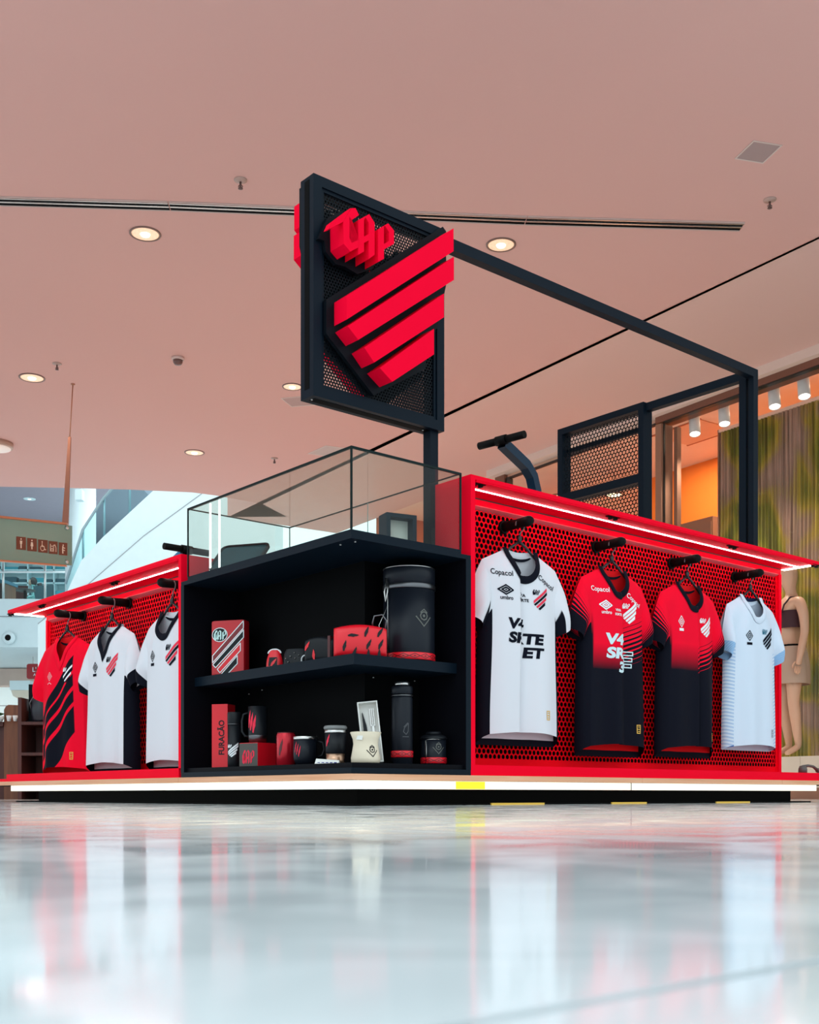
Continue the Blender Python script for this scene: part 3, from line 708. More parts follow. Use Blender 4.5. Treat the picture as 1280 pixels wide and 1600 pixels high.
def grad_front(z_c, zw, ws, we):
    def f(q):
        grad = q.step(q.y, z_c, zw)                                   # red -> black downwards, left part
        w = q.m('MULTIPLY_ADD', q.m('SUBTRACT', q.x, 0.5), 0.34, q.y)
        ramp = q.m('MULTIPLY_ADD', w, 1/(we-ws), -ws/(we-ws), True)
        fr = q.m('FRACT', q.m('MULTIPLY', w, 1/0.0185))
        st = q.m('LESS_THAN', fr, ramp)
        right = q.step(q.x, 0.512, 0.004)
        f_ = q.m('ADD', q.m('MULTIPLY', st, right), q.m('MULTIPLY', grad, q.m('SUBTRACT', 1.0, right)))
        edge = q.m('MULTIPLY', q.step(q.m('MULTIPLY', q.x, -1), -0.341, 0.008), q.step(q.y, 0.24, 0.10))
        f_ = q.m('MAXIMUM', f_, edge)
        return q.mix(f_, CRIM, INK)
    return f
def stripe_sleeve(q):        # sleeve UV: x across, y along (0 shoulder, 1 cuff)
    w = q.m('MULTIPLY_ADD', q.x, -0.12, q.y)
    ramp = q.m('MULTIPLY_ADD', w, 1/0.45, -0.22/0.45, True)
    fr = q.m('FRACT', q.m('MULTIPLY', w, 13.0))
    return q.mix(q.m('LESS_THAN', fr, ramp), CRIM, INK)
def diag_front(q):
    x = q.m('SUBTRACT', q.x, 0.5)
    wob = q.m('MULTIPLY', q.m('SINE', q.m('MULTIPLY_ADD', q.y, 17.0, q.m('MULTIPLY', x, 9.0))), 0.014)
    w = q.m('ADD', q.m('MULTIPLY_ADD', x, 1.0, q.y), wob)
    z = q.n.new('ShaderNodeValToRGB'); r = z.color_ramp; r.interpolation = 'CONSTANT'
    r.elements[0].position = 0.0; r.elements[0].color = (*CRIM, 1)
    r.elements[1].position = 0.205; r.elements[1].color = (*INK, 1)
    for p, c in ((0.268, CRIM), (0.285, INK), (0.345, CRIM), (0.372, INK), (0.448, CRIM), (0.476, INK), (0.605, CRIM)):
        e_ = r.elements.new(p); e_.color = (*c, 1)
    q.l.new(w, z.inputs[0]); return q.mix(q.step(q.m('MULTIPLY_ADD', q.y, -0.05, q.x), 0.598, 0.004), z.outputs[0], CRIM)
def ice_side(q):
    a = q.m('FRACT', q.m('MULTIPLY', q.m('ADD', q.y, q.m('MULTIPLY', q.m('SINE', q.m('MULTIPLY', q.x, 40.0)), 0.01)), 60.0))
    c = q.mix(q.step(a, 0.5, 0.3), (0.42, 0.55, 0.75), (0.70, 0.76, 0.85))
    w = q.m('MULTIPLY_ADD', q.x, -0.55, q.y)
    band = q.m('MULTIPLY', q.step(w, 0.455, 0.003), q.m('SUBTRACT', 1.0, q.step(w, 0.50, 0.003)))
    band2 = q.m('MULTIPLY', q.step(w, 0.545, 0.003), q.m('SUBTRACT', 1.0, q.step(w, 0.575, 0.003)))
    return q.mix(band2, q.mix(band, c, (0.02, 0.10, 0.36)), (0.78, 0.83, 0.92))
def ice_front(q):
    return q.mix(q.m('MULTIPLY', q.step(q.x, 0.628, 0.004), q.step(q.y, 0.265, 0.01)), ICE, ice_side(q))
def ice_sleeve(q):
    c = q.mix(q.step(q.m('FRACT', q.m('MULTIPLY', q.m('ADD', q.y, q.x), 14.0)), 0.8, 0.2), (0.26, 0.45, 0.70), (0.45, 0.62, 0.82))
    low = q.step(q.m('MULTIPLY_ADD', q.x, 0.35, q.y), 0.80, 0.01)
    return q.mix(low, ICE, c)
def under_sleeve(q):         # white sleeve with a dark underarm part
    return q.mix(q.m('MULTIPLY', q.step(q.x, 0.66, 0.02), q.step(q.y, 0.30, 0.05)), OFFW, INK)
CL = {}
for k, f in dict(white=flat(OFFW), ink=flat(INK), crim=flat(CRIM), ice=flat(ICE), navy=flat((0.012, 0.018, 0.06)), fade=grad_front(0.375, 0.11, 0.235, 0.43), fade2=grad_front(0.335, 0.12, 0.28, 0.42),
                 ssl=stripe_sleeve, diag=diag_front, iceside=ice_side, icefront=ice_front, icesl=ice_sleeve, wsl=under_sleeve, lining=flat((0.70, 0.22, 0.20)), redlin=flat((0.75, 0.008, 0.012))).items():
    CL[k] = cloth('cloth_'+k, f)
P_INK = mat('print_ink', (0.006, 0.007, 0.014), 0.7, spec=0.03); P_WHITE = mat('print_white', (0.82, 0.84, 0.86), 0.6)
P_RED = mat('print_red', (0.82, 0.01, 0.05), 0.6); P_ICE = mat('print_pale_blue', (0.60, 0.76, 0.80), 0.6); P_GOLD = mat('print_gold', (0.75, 0.42, 0.06), 0.5)
P_TEAL = mat('print_teal', (0.01, 0.14, 0.22), 0.6); P_PINK = mat('print_pale_pink', (0.85, 0.35, 0.38), 0.6); P_GREY = mat('print_grey', (0.28, 0.30, 0.36), 0.6)

def sstep(x):
    x = max(0.0, min(1.0, x)); return x*x*(3-2*x)
class Shirt:
    Wn, Ws, zs, za = 0.082, 0.195, -0.052, -0.245
    def __init__(s, length, neck='crew', pleat=None, seed=1, F=0.168, tips=(0.272, 0.272)):
        s.tips = tips
        s.L = length; s.neck = neck; s.pleat = pleat; s.F = F
        r = random.Random(seed); s.folds = [(r.uniform(16, 42), r.uniform(0, 6.28), r.uniform(0.4, 1.0)) for _ in range(4)]
        s.nd = 0.118 if neck == 'crew' else 0.150
    def shl(s, x): x = abs(x); return 0.0 if x < s.Wn else s.zs*(x-s.Wn)/(s.Ws-s.Wn)
    def ntop(s, x):
        a = abs(x)/s.Wn
        if a >= 1: return s.shl(x)
        return -s.nd*((1-a**2.2)**0.62) if s.neck == 'crew' else -s.nd*(1-a)**0.85-0.004
    def hw(s, z, back=False):
        w = s.F+0.030 if back else s.F
        k = sstep((s.zs-z)/0.14); return s.Ws*(1-k)+w*k+0.012*sstep((-z-0.3)/0.4)
    def depth(s, x, z): return max(0.0, s.shl(x)-z)
    def fy(s, x, z):
        d = s.depth(x, z); h = s.hw(z)
        D = 0.052*(1-math.exp(-d/0.055))*(1-0.40*min(1, abs(x)/h)**2.5)
        k = sstep(d/0.30)*0.55+0.75*sstep((d-0.2)/0.5)
        f = sum(a*math.cos(w*x+p+0.6*z) for w, p, a in s.folds)*0.0080*k
        # shallow drapes falling from the shoulders
        f += 0.0036*math.sin(55*(abs(x)+0.35*z))*math.exp(-((d-0.08)/0.09)**2)
        if s.pleat is not None and x > s.pleat:
            f -= 0.034*math.exp(-(x-s.pleat)/0.065)*sstep(d/0.16)*min(1, (x-s.pleat)/0.006)
        return -(D+f)
    def by(s, x, z):
        d = s.depth(x, z); return 0.034*(1-math.exp(-d/0.05))*(1-0.3*(x/0.21)**2)+0.002*math.cos(30*x)
    def P(s, off=0.0016): return lambda x, z: Vector((x, s.fy(x, z)-off, z))

def make_shirt(loc, rot, label, sh, front, side, sleeve, cuff, collar, back, lining, group='football shirts on the red walls', cuff_a=0.86, hem_drop=0.045):
    root = thing('football_shirt', label, 'shirt', loc, rot, group)
    NS, NT_ = 46, 56; ia = None
    def zrow(x, t, back):
        zt = (-0.018*(1-min(1, abs(x)/s.Wn)**2) if abs(x) < s.Wn else s.shl(x)) if back else s.ntop(x)
        zb = -(s.L+(hem_drop if back else 0)) + (0.0 if back else 0.010*math.cos(9*x)-0.004)
        return zt+t*(zb-zt)
    s = sh
    def panel(back):
        rows = []
        for i in range(NT_+1):
            t = i/NT_; r = []
            for j in range(NS+1):
                q = -1+2*j/NS; q = math.copysign(abs(q)**0.9, q)
                xt = q*s.Ws; z = zrow(xt, t, back); x = q*s.hw(z, back)
                if i == 0: x = xt
                r.append(Vector((x, s.by(x, z) if back else s.fy(x, z), z)))
            rows.append(r)
        return rows
    Fr, Bk = panel(False), panel(True)
    def bgrid(rows, name, m, flip=False):
        mb = MB(); mb.grid([list(reversed(r)) for r in rows] if flip else rows)
        return mb.build(name, m, root, uv=[(v[0]+0.5, -v[2]) for v in mb.v])
    bgrid(Fr, 'front_panel', front, True)
    mb = MB(); mb.grid(Bk)
    for q in range(len(mb.f)): mb.mi[q] = 1 if q//NS >= NT_-2 else 0
    mb.build('back_panel', [back, CL['ink'] if hem_drop > 0.03 else back], root, uv=[(v[0]+0.5, -v[2]) for v in mb.v])
    ia = min(range(NT_+1), key=lambda i: abs(Fr[i][0].z-s.za))
    for sd_, e in ((-1, 0), (1, NS)):
        rows = []
        for i in range(ia, NT_+1):
            f, b = Fr[i][e], Bk[i][e]; mid = (f+b)/2+Vector((sd_*0.012, 0, 0)); k = i/NT_
            rows.append([f, f.lerp(mid, 0.5)+Vector((sd_*0.006, 0, 0)), mid, mid.lerp(b, 0.5)+Vector((sd_*0.004, 0, 0)), b])
        mb = MB(); mb.grid(rows if sd_ > 0 else [list(reversed(r)) for r in rows])
        mb.build('side_panel', side, root, uv=[(v[1]*1.0+0.5, -v[2]) for v in mb.v])
        # sleeve: front sheet, back sheet, underarm gusset; hangs down and outwards
        tx_ = s.tips[0 if sd_ < 0 else 1]; tip = Vector((sd_*tx_, 0.004, -0.270)); inn = Vector((sd_*min(0.198, tx_-0.03), -0.004, -0.318)); NA = 16
        A, B = [Fr[i][e] for i in range(ia+1)], [Bk[i][e] for i in range(ia+1)]
        def sheet(E0, sgn):
            rows = []
            for a_ in range(NA+1):
                a = a_/NA; r = []
                for i, p in enumerate(E0):
                    b = i/ia; c = tip.lerp(inn, b)+Vector((0, sgn*0.040*math.sin(PI*min(1, b*1.02))**0.8, 0))
                    v = p.lerp(c, a)
                    v.y += sgn*0.016*math.sin(PI*a)*math.sin(PI*b)
                    v.y += sgn*0.0035*math.sin(PI*a)*math.sin(10*b+4*a)
                    v.x += sd_*0.018*math.sin(PI*a)*(1-b)
                    r.append(v)
                rows.append(r)
            return rows
        f, bk = sheet(A, -1), sheet(B, 1)
        und = [[f[k][-1], (f[k][-1]+bk[k][-1])/2+Vector((0, 0, -0.004)), bk[k][-1]] for k in range(NA+1)]
        mb = MB(); uv = []
        for g_, fl, uvf in ((f, sd_ < 0, lambda b: b), (bk, sd_ > 0, lambda b: b), (und, sd_ < 0, lambda b: 1.0)):
            nc = len(g_[0]); rr = []
            for k, r in enumerate(g_):
                idx = list(range(nc)); idx = idx[::-1] if fl else idx
                rr.append([r[i] for i in idx]); uv += [(uvf(i/(nc-1)), k/NA) for i in idx]
            b0 = len(mb.f); mb.grid(rr)
            for q in range(b0, len(mb.f)):
                if (q-b0)//(nc-1) >= cuff_a*NA: mb.mi[q] = 1
        mb.build('sleeve', [sleeve, cuff], root, uv=uv)
    # collar band
    col = MB(); n = 30
    def ncurve(k, w, dz, fwd):
        rows = []
        for i in range(n+1):
            x = -s.Wn+2*s.Wn*i/n
            x *= (1+w/s.Wn)
            xc = x/(1+w/s.Wn)
            z = s.ntop(xc*0.999)
            if s.neck == 'crew': z = z-dz*(1-abs(xc)/s.Wn)**0.4+0.010*(abs(xc)/s.Wn)**3
            else: z = z-dz*1.5*(1-(abs(xc)/s.Wn))**0.5+0.010*(abs(xc)/s.Wn)**3
            rows.append(Vector((x, s.fy(x, min(z, s.shl(x)-0.002))-fwd, z)))
        return rows
    col.grid([ncurve(0, 0.012, 0.012, 0.0025), ncurve(1, 0.009, 0.006, 0.006), ncurve(2, -0.008, -0.014, 0.006), ncurve(3, -0.014, -0.020, 0.002)])
    bkz = lambda x, dz: Vector((x, s.by(x, -0.03)+0.003-0.006, -0.018*(1-(x/s.Wn)**2)+dz*(1-(abs(x)/(1.08*s.Wn))**4)))
    xs = [-s.Wn*1.08+2.16*s.Wn*i/n for i in range(n+1)]
    col.build('collar', collar, root)
    MB().grid([[bkz(x, 0.012+0.006) for x in xs], [bkz(x, -0.006)+Vector((0, 0.004, 0)) for x in xs]]).build('back_collar', CL[lining], root, uv=None)
    MB().grid([[bkz(x, -0.008)-Vector((0, 0.004, 0)) for x in xs], [bkz(x, -0.019)-Vector((0, 0.003, 0)) for x in xs]]).build('neck_tape', CL['ink'] if lining != 'navy' else collar, root)
    root['label'] = label
    return root
def hanger(loc, rot, label, arm_z):
    t = thing('clothes_hanger', label, 'hanger', loc, rot, 'black hangers on the hook arms')
    pm = mat('hanger_plastic', (0.010, 0.010, 0.012), 0.35)
    cz = arm_z
    pts = [(0, 0, 0.050), (0, 0, 0.066)]
    r = 0.0225
    for i in range(13):
        a = math.radians(-75+260*i/12); pts.append((r*math.cos(a)+0.002, 0, cz+r*math.sin(a)))
    MB().tube(pts, 0.0028, 8).build('hook', DKSTEEL, t)
    MB().lathe([(0.006, 0.036), (0.010, 0.044), (0.0085, 0.056), (0.005, 0.066)], 14).build('stem', pm, t)
    for sd_ in (-1, 1):
        a = [(sd_*x, 0.0, z) for x, z in ((0.0, 0.040), (0.035, 0.020), (0.075, -0.010), (0.13, -0.052), (0.16, -0.075))]
        MB().tube(a, [0.0055, 0.0055, 0.005, 0.005, 0.004], 8).build('arm', pm, t)
    return t

# logos shared by the shirts
def diamond(w, h): return [(-w/2, 0), (0, -h/2), (w/2, 0), (0, h/2)]
def maker_mark(w, h, tall=False):
    lw = w*0.085
    return join2d(polys2d(ring2d(diamond(w, h), lw)), polys2d(ring2d(diamond(w*0.52, h*0.50), lw)), polys2d([diamond(w*0.18, h*0.18)]))
def place(sh, s=1, rot=0, dx=0, dy=0, sx=1): return xf(sh, s, rot, dx, dy, sx)
T_COPA = text2d('Copacol', 1, 0.012, 0.0)
T_UMB = text2d('umbro', 1, 0.02)
def put(root, S_, name, sh, m, **k): return decal(name, place(sh, **k), S_.P(), m, root)
def put_crest(root, S_, size, dx, dy, cols, lc, rot=0.0, sx=1.0):
    st, le = crest(size)
    put(root, S_, 'crest_letters', le, lc, rot=rot, dx=dx, dy=dy, sx=sx)
    for p, c in zip(st, cols): put(root, S_, 'crest_stripe', p, c, rot=rot, dx=dx, dy=dy, sx=sx)
def badge(root, S_, dx, dy, m, h=0.034):
    b = [(-0.008, -h/2), (0.008, -h/2), (0.009, h/2), (-0.009, h/2)]
    put(root, S_, 'hem_badge', join2d(polys2d(ring2d(b, 0.0035)), polys2d(stroke([(-0.008, 0), (0.008, 0)], 0.003)), polys2d(stroke([(-0.003, -h*0.28), (0.004, -h*0.28)], 0.003)), polys2d(stroke([(-0.003, h*0.28), (0.004, h*0.28)], 0.003))), m, dx=dx, dy=dy)
def sponsor(root, S_, rows, m, x0, z0, size, lead):
    for k, (tx, dx) in enumerate(rows):
        sh = text2d(tx, size, 0.05, 0.10, 1.50)
        put(root, S_, 'sponsor_text', sh, m, dx=x0+dx, dy=z0-k*lead)

VR = 0.098          # shirts hang this far behind the front plane
ZR, ZL = 0.990, 0.832
def RW(u): return K(u, VR, ZR)
def LW(v): return K(VR, v, ZL)
# 1 white shirt with dark collar
S1 = Shirt(0.715, 'crew', pleat=-0.035, seed=3)
r1 = make_shirt(RW(0.905), TH-0.05, 'white shirt with dark collar and bold sponsor letters, nearest the cabinet on the right wall', S1, CL['white'], CL['ink'], CL['wsl'], CL['wsl'], CL['ink'], CL['white'], 'white')
put(r1, S1, 'shoulder_text', T_COPA, P_INK, s=0.030, dx=-0.125, dy=-0.100, rot=-0.02)
put(r1, S1, 'shoulder_text', T_COPA, P_INK, s=0.030, dx=0.108, dy=-0.115, rot=-0.40)
put(r1, S1, 'maker_mark', maker_mark(0.066, 0.036), P_INK, dx=-0.110, dy=-0.165)
put(r1, S1, 'maker_text', T_UMB, P_INK, s=0.021, dx=-0.106, dy=-0.196, sx=1.05)
put(r1, S1, 'chest_text', text2d('VIVA', 1, 0.03), P_INK, s=0.016, dx=-0.018, dy=-0.176, sx=1.15); put(r1, S1, 'chest_text', text2d('SORTE', 1, 0.03), P_INK, s=0.016, dx=-0.012, dy=-0.195, sx=1.15)
put_crest(r1, S1, 0.092, 0.073, -0.182, [P_RED, P_INK, P_RED, P_INK], P_INK)
sponsor(r1, S1, [('V4', -0.055), ('SRTE', -0.010), ('ET', 0.032)], P_INK, 0.0, -0.293, 0.054, 0.054)
for r_, S_ in ((r1, S1),): decal('neck_print', maker_mark(0.034, 0.026), lambda x, z, S_=S_: Vector((x, S_.by(x, z-0.068)-0.003, z-0.068)), P_INK, r_)
badge(r1, S1, 0.105, -0.640, P_GOLD)
hanger(RW(0.905), TH-0.05, 'black hanger holding the white shirt nearest the cabinet on the right wall', 0.1035)
# 2 red to black with sponsors
S2 = Shirt(0.745, 'crew', pleat=0.012, seed=8, tips=(0.272, 0.250))
r2 = make_shirt(RW(1.465), TH, 'red shirt fading to black with pale blue sponsor letters, second on the right wall', S2, CL['fade'], CL['ink'], CL['ssl'], CL['ink'], CL['ink'], CL['redlin'], 'redlin')
put(r2, S2, 'shoulder_text', T_COPA, P_WHITE, s=0.029, dx=-0.118, dy=-0.098)
put(r2, S2, 'shoulder_text', T_COPA, P_WHITE, s=0.029, dx=0.102, dy=-0.122, rot=-0.45)
put(r2, S2, 'maker_mark', maker_mark(0.064, 0.036), P_WHITE, dx=-0.092, dy=-0.162)
put(r2, S2, 'maker_text', T_UMB, P_WHITE, s=0.020, dx=-0.088, dy=-0.192)
put(r2, S2, 'chest_text', text2d('VIVA', 1, 0.03), P_WHITE, s=0.015, dx=-0.022, dy=-0.178); put(r2, S2, 'chest_text', text2d('SORTE', 1, 0.03), P_WHITE, s=0.014, dx=-0.022, dy=-0.196)
put_crest(r2, S2, 0.100, 0.082, -0.175, [P_WHITE]*4, P_WHITE)
sponsor(r2, S2, [('V4', -0.042), ('SR', -0.040), ('3', -0.006)], P_ICE, 0.0, -0.303, 0.060, 0.058)
for k, w_ in ((0, 0.05), (1, 0.042), (2, 0.036)): put(r2, S2, 'sponsor_text', polys2d(ring2d([(-w_/2, -0.007), (w_/2, -0.007), (w_/2, 0.007), (-w_/2, 0.007)], 0.005)), P_ICE, dx=0.066, dy=-0.352-0.026*k)
badge(r2, S2, 0.120, -0.672, P_GOLD)
hanger(RW(1.465), TH, 'black hanger holding the red shirt with sponsor letters', 0.1035)
# 3 red to black, plain
S3 = Shirt(0.738, 'crew', pleat=0.02, seed=12, tips=(0.264, 0.248))
r3 = make_shirt(RW(1.995), TH, 'red shirt fading to black without sponsor letters, third on the right wall', S3, CL['fade2'], CL['ink'], CL['ssl'], CL['ink'], CL['ink'], CL['redlin'], 'redlin')
put(r3, S3, 'maker_mark', maker_mark(0.034, 0.050), P_WHITE, dx=-0.105, dy=-0.180); put(r3, S3, 'maker_text', polys2d([[(-0.014, -0.006), (0.014, -0.006), (0.014, 0.006), (-0.014, 0.006)]]), P_WHITE, dx=-0.105, dy=-0.216)
put_crest(r3, S3, 0.100, 0.092, -0.185, [P_WHITE]*4, P_WHITE)
badge(r3, S3, 0.115, -0.690, P_GOLD)
hanger(RW(1.995), TH, 'black hanger holding the plain red and black shirt', 0.1035)
# 4 pale training shirt
S4 = Shirt(0.718, 'crew', pleat=None, seed=21, F=0.160, tips=(0.228, 0.262))
r4 = make_shirt(RW(2.500), TH, 'pale ice blue shirt with patterned sides at the far end of the right wall', S4, CL['icefront'], CL['iceside'], CL['icesl'], CL['icesl'], CL['ice'], CL['ice'], 'navy', hem_drop=0.02)
put(r4, S4, 'maker_mark', maker_mark(0.044, 0.048), P_INK, dx=-0.080, dy=-0.195); put(r4, S4, 'maker_text', polys2d([[(-0.017, -0.006), (0.017, -0.006), (0.017, 0.006), (-0.017, 0.006)]]), P_INK, dx=-0.080, dy=-0.233)
put_crest(r4, S4, 0.112, 0.075, -0.195, [P_INK]*4, P_TEAL)
badge(r4, S4, 0.110, -0.655, P_GREY)
hanger(RW(2.500), TH, 'black hanger holding the pale training shirt', 0.1035)
# left wall, from the cabinet outwards
S5 = Shirt(0.650, 'crew', pleat=None, seed=31, F=0.160, tips=(0.272, 0.196))
r5 = make_shirt(LW(1.402), THL+0.05, 'white shirt with dark crew collar and cuffs, nearest the cabinet on the left wall', S5, CL['white'], CL['ink'], CL['white'], CL['ink'], CL['ink'], CL['white'], 'white', cuff_a=0.62)
put(r5, S5, 'maker_mark', maker_mark(0.040, 0.048), P_INK, dx=-0.085, dy=-0.190); put(r5, S5, 'maker_text', polys2d([[(-0.016, -0.006), (0.016, -0.006), (0.016, 0.006), (-0.016, 0.006)]]), P_INK, dx=-0.085, dy=-0.226)
put_crest(r5, S5, 0.110, 0.075, -0.190, [P_RED, P_INK, P_RED, P_INK], P_INK)
decal('neck_print', maker_mark(0.030, 0.026), lambda x, z: Vector((x, S5.by(x, z-0.062)-0.003, z-0.062)), P_INK, r5)
hanger(LW(1.402), THL+0.05, 'black hanger holding the white crew neck shirt on the left wall', 0.1105)
S6 = Shirt(0.648, 'v', pleat=None, seed=37)
r6 = make_shirt(LW(1.985), THL+0.08, 'white shirt with dark V-neck and red striped crest, middle of the left wall', S6, CL['white'], CL['ink'], CL['white'], CL['ink'], CL['ink'], CL['white'], 'white', cuff_a=0.66)
put(r6, S6, 'maker_mark', maker_mark(0.046, 0.048), P_INK, dx=-0.075, dy=-0.190); put(r6, S6, 'maker_text', polys2d([[(-0.018, -0.006), (0.018, -0.006), (0.018, 0.006), (-0.018, 0.006)]]), P_INK, dx=-0.080, dy=-0.226)
put_crest(r6, S6, 0.110, 0.078, -0.190, [P_RED, P_RED, P_RED, P_INK], P_INK)
decal('neck_print', maker_mark(0.026, 0.024), lambda x, z: Vector((x, S6.by(x, z-0.062)-0.003, z-0.062)), P_INK, r6)
hanger(LW(1.985), THL+0.08, 'black hanger holding the white V-neck shirt', 0.1105)
S7 = Shirt(0.660, 'v', pleat=None, seed=41, F=0.172)
r7 = make_shirt(LW(2.490), THL+0.20, 'red shirt with wavy black diagonal stripes at the far end of the left wall', S7, CL['diag'], CL['crim'], CL['crim'], CL['crim'], CL['crim'], CL['redlin'], 'redlin')
put(r7, S7, 'maker_mark', maker_mark(0.034, 0.044), P_PINK, dx=-0.075, dy=-0.195); put(r7, S7, 'maker_text', polys2d(stroke([(-0.014, -0.004), (0, 0.004), (0.014, -0.004)], 0.004)), P_PINK, dx=-0.075, dy=-0.230)
put_crest(r7, S7, 0.090, 0.070, -0.190, [P_WHITE, P_INK, P_WHITE, P_INK], P_WHITE)
badge(r7, S7, 0.105, -0.600, P_GOLD)
hanger(LW(2.490), THL+0.20, 'black hanger holding the red shirt with black stripes', 0.1105)

# ------------------------------------------------------------------ merchandise in the cabinet
ZS, ZB = 0.52, 0.1465
def cyl(R, zc=0.0, ang0=0.0, off=0.0008):
    return lambda x, y: Vector(((R+off)*math.sin(ang0+x/R), -(R+off)*math.cos(ang0+x/R), zc+y))
CAN = TH-0.70      # items turned towards the aisle corner
M_RED = mat('merch_red', (0.78, 0.006, 0.018), 0.35); M_BLK = mat('merch_black', (0.006, 0.007, 0.010), 0.45, spec=0.25); M_DRED = mat('merch_dark_red', (0.08, 0.004, 0.006), 0.4)
M_CREAM = mat('merch_cream', (0.78, 0.66, 0.50), 0.5); M_WHT = mat('merch_white', (0.80, 0.78, 0.74), 0.5); M_THERM = mat('thermos_black', (0.006, 0.008, 0.014), 0.42, spec=0.25)
DIAMOND = join2d(polys2d(stroke([(-0.5, 0.05), (0, -0.5), (0.5, 0.05)], 0.07)), polys2d(ring2d([(0.24*math.cos(a*PI/4), 0.10+0.24*math.sin(a*PI/4)) for a in range(8)], 0.07)), polys2d([[(0.09*math.cos(a*PI/3), 0.10+0.09*math.sin(a*PI/3)) for a in range(6)]]), polys2d(stroke([(-0.22, 0.30), (0, 0.48), (0.22, 0.30)], 0.06)))
LEAF = [(-0.5, -0.55), (-0.35, -0.05), (-0.05, 0.25), (0.42, 0.62), (0.36, 0.30), (0.20, 0.05), (0.16, -0.12), (-0.10, -0.35), (-0.32, -0.62)]
def pattern_band(R, z0, z1, parent, n=9):
    MB().lathe([(R+0.001, z0), (R+0.0025, z0+0.002), (R+0.0025, z1-0.002), (R+0.001, z1)], 40).build('red_band', M_RED, parent)
    h = z1-z0; w = 2*PI*R/n; sh = []
    for k in range(n):
        cx = -PI*R+w*(k+0.5); sh += ring2d([(cx-w*0.48, 0), (cx, -h*0.32), (cx+w*0.48, 0), (cx, h*0.32)], h*0.09); sh.append([(cx-w*0.14, 0), (cx, -h*0.1), (cx+w*0.14, 0), (cx, h*0.1)])
    decal('band_pattern', polys2d(sh), cyl(R+0.0025, (z0+z1)/2, 0, 0.0004), M_DRED, parent, cut=0.01)

# upper shelf
t = thing('crest_box', 'red gift box printed with a striped crest, at the left end of the upper shelf', 'box', K(0.150, 1.010, ZS), TH-1.02)
b = MB().bbox(-0.075, 0.075, -0.028, 0.028, 0.0, 0.232, 0.012); b.build('carton', mat('crest_box_red', (0.55, 0.008, 0.016), 0.35), t)
WV = lambda pts: polys2d([pts])
Pc = lambda x, z: Vector((x, -0.0288, z))
def wavy(y0, y1, xl, xr):    # a bent diagonal band
    f = lambda x, y: y+0.9*(x-xl)*(1+0.0)+0.010*math.sin((x-xl)*60)
    n = 8; xs = [xl+(xr-xl)*i/n for i in range(n+1)]
    return [(x, f(x, y0)) for x in xs]+[(x, f(x, y1)) for x in reversed(xs)]
st_ = crest(0.225)[0]
for pl, m in zip(st_, (mat('crest_box_dark_red', (0.20, 0.004, 0.010), 0.35), M_BLK, M_RED, M_BLK)):
    pl = xf(pl, 1, 0, 0.004, 0.112, 0.80)
    decal('crest_stripe', pl, Pc, m, t, cut=0); decal('crest_outline', polys2d(ring2d(pl[0], 0.0036)), lambda x, z: Vector((x, -0.0294, z)), P_WHITE, t, cut=0)
le = crest(0.20)[1]
ov = [(-0.034+0.034*math.cos(a*PI/9), 0.172+0.028*math.sin(a*PI/9)) for a in range(18)]
decal('letter_disc', polys2d([ov]), Pc, M_BLK, t, cut=0); decal('letter_ring', polys2d(ring2d(ov, 0.003)), lambda x, z: Vector((x, -0.0294, z)), P_WHITE, t, cut=0)
cx_ = sum(p[0] for p in le[0])/len(le[0]); cy_ = sum(p[1] for p in le[0])/len(le[0])
decal('crest_letters', ([((x-cx_)*0.8-0.034, (y-cy_)*0.85+0.172) for x, y in le[0]], le[1]), lambda x, z: Vector((x, -0.0297, z)), mat('print_mint', (0.55, 0.75, 0.72), 0.5), t, cut=0)

t = thing('coin_purse', 'small red pouch with a white zip next to the crest box on the upper shelf', 'pouch', K(0.13, 0.655, ZS), TH-0.95)
m = MB(); rows = []
for i in range(9):
    a = i/8; z = 0.075*a; w = 0.034*(1-0.55*a**3); d = 0.022*(1-0.75*a**2)
    rows.append([Vector((w*math.cos(q*PI/8), d*math.sin(q*PI/8), z)) for q in range(17)])
m.grid(rows).build('pouch_body', M_RED, t)
MB().tube([(0.026*math.cos(a), 0, 0.062+0.016*math.sin(a)) for a in [i*PI/10 for i in range(11)]], 0.0035, 8).build('zip', P_WHITE, t)
decal('pouch_print', polys2d([[(-0.018, 0.012), (0.018, 0.012), (0.016, 0.046), (-0.016, 0.046)]]), lambda x, z: Vector((x, -0.0225*(1-0.75*(z/0.075)**2)-0.0006, z)), M_BLK, t, cut=0)
decal('pouch_leaf', xf(polys2d([LEAF]), 0.026, 0, 0.004, 0.026), lambda x, z: Vector((x, -0.0225*(1-0.75*(z/0.075)**2)-0.0012, z)), M_RED, t, cut=0)

t = thing('studded_pouch', 'black studded pouch with a white key ring, between the red pouch and the black bag', 'pouch', K(0.14, 0.525, ZS), TH-0.95)
rows = []
for i in range(9):
    a = i/8; z = 0.068*a; w = 0.050*(1-0.25*a**4); d = 0.026*(1-0.7*a**2)
    rows.append([Vector((w*math.cos(q*PI/8), d*math.sin(q*PI/8), z)) for q in range(17)])
MB().grid(rows).build('pouch_body', M_BLK, t)
for x, z in [(-0.032, 0.030), (-0.015, 0.038), (0.005, 0.030), (-0.022, 0.016), (0.018, 0.042), (0.0, 0.052)]:
    MB().lathe([(0.0035, 0), (0.002, 0.003), (0, 0.004)], 8).build('stud', STEEL, t).matrix_local = Matrix.Translation((x, -0.026*(1-0.7*(z/0.068)**2)-0.0005, z)) @ Matrix.Rotation(PI/2, 4, 'X')
MB().tube([(0.046+0.014*math.cos(a), -0.030, 0.022+0.017*math.sin(a)) for a in [i*2*PI/16 for i in range(16)]], 0.0026, 8, closed=True).build('key_ring', P_WHITE, t)

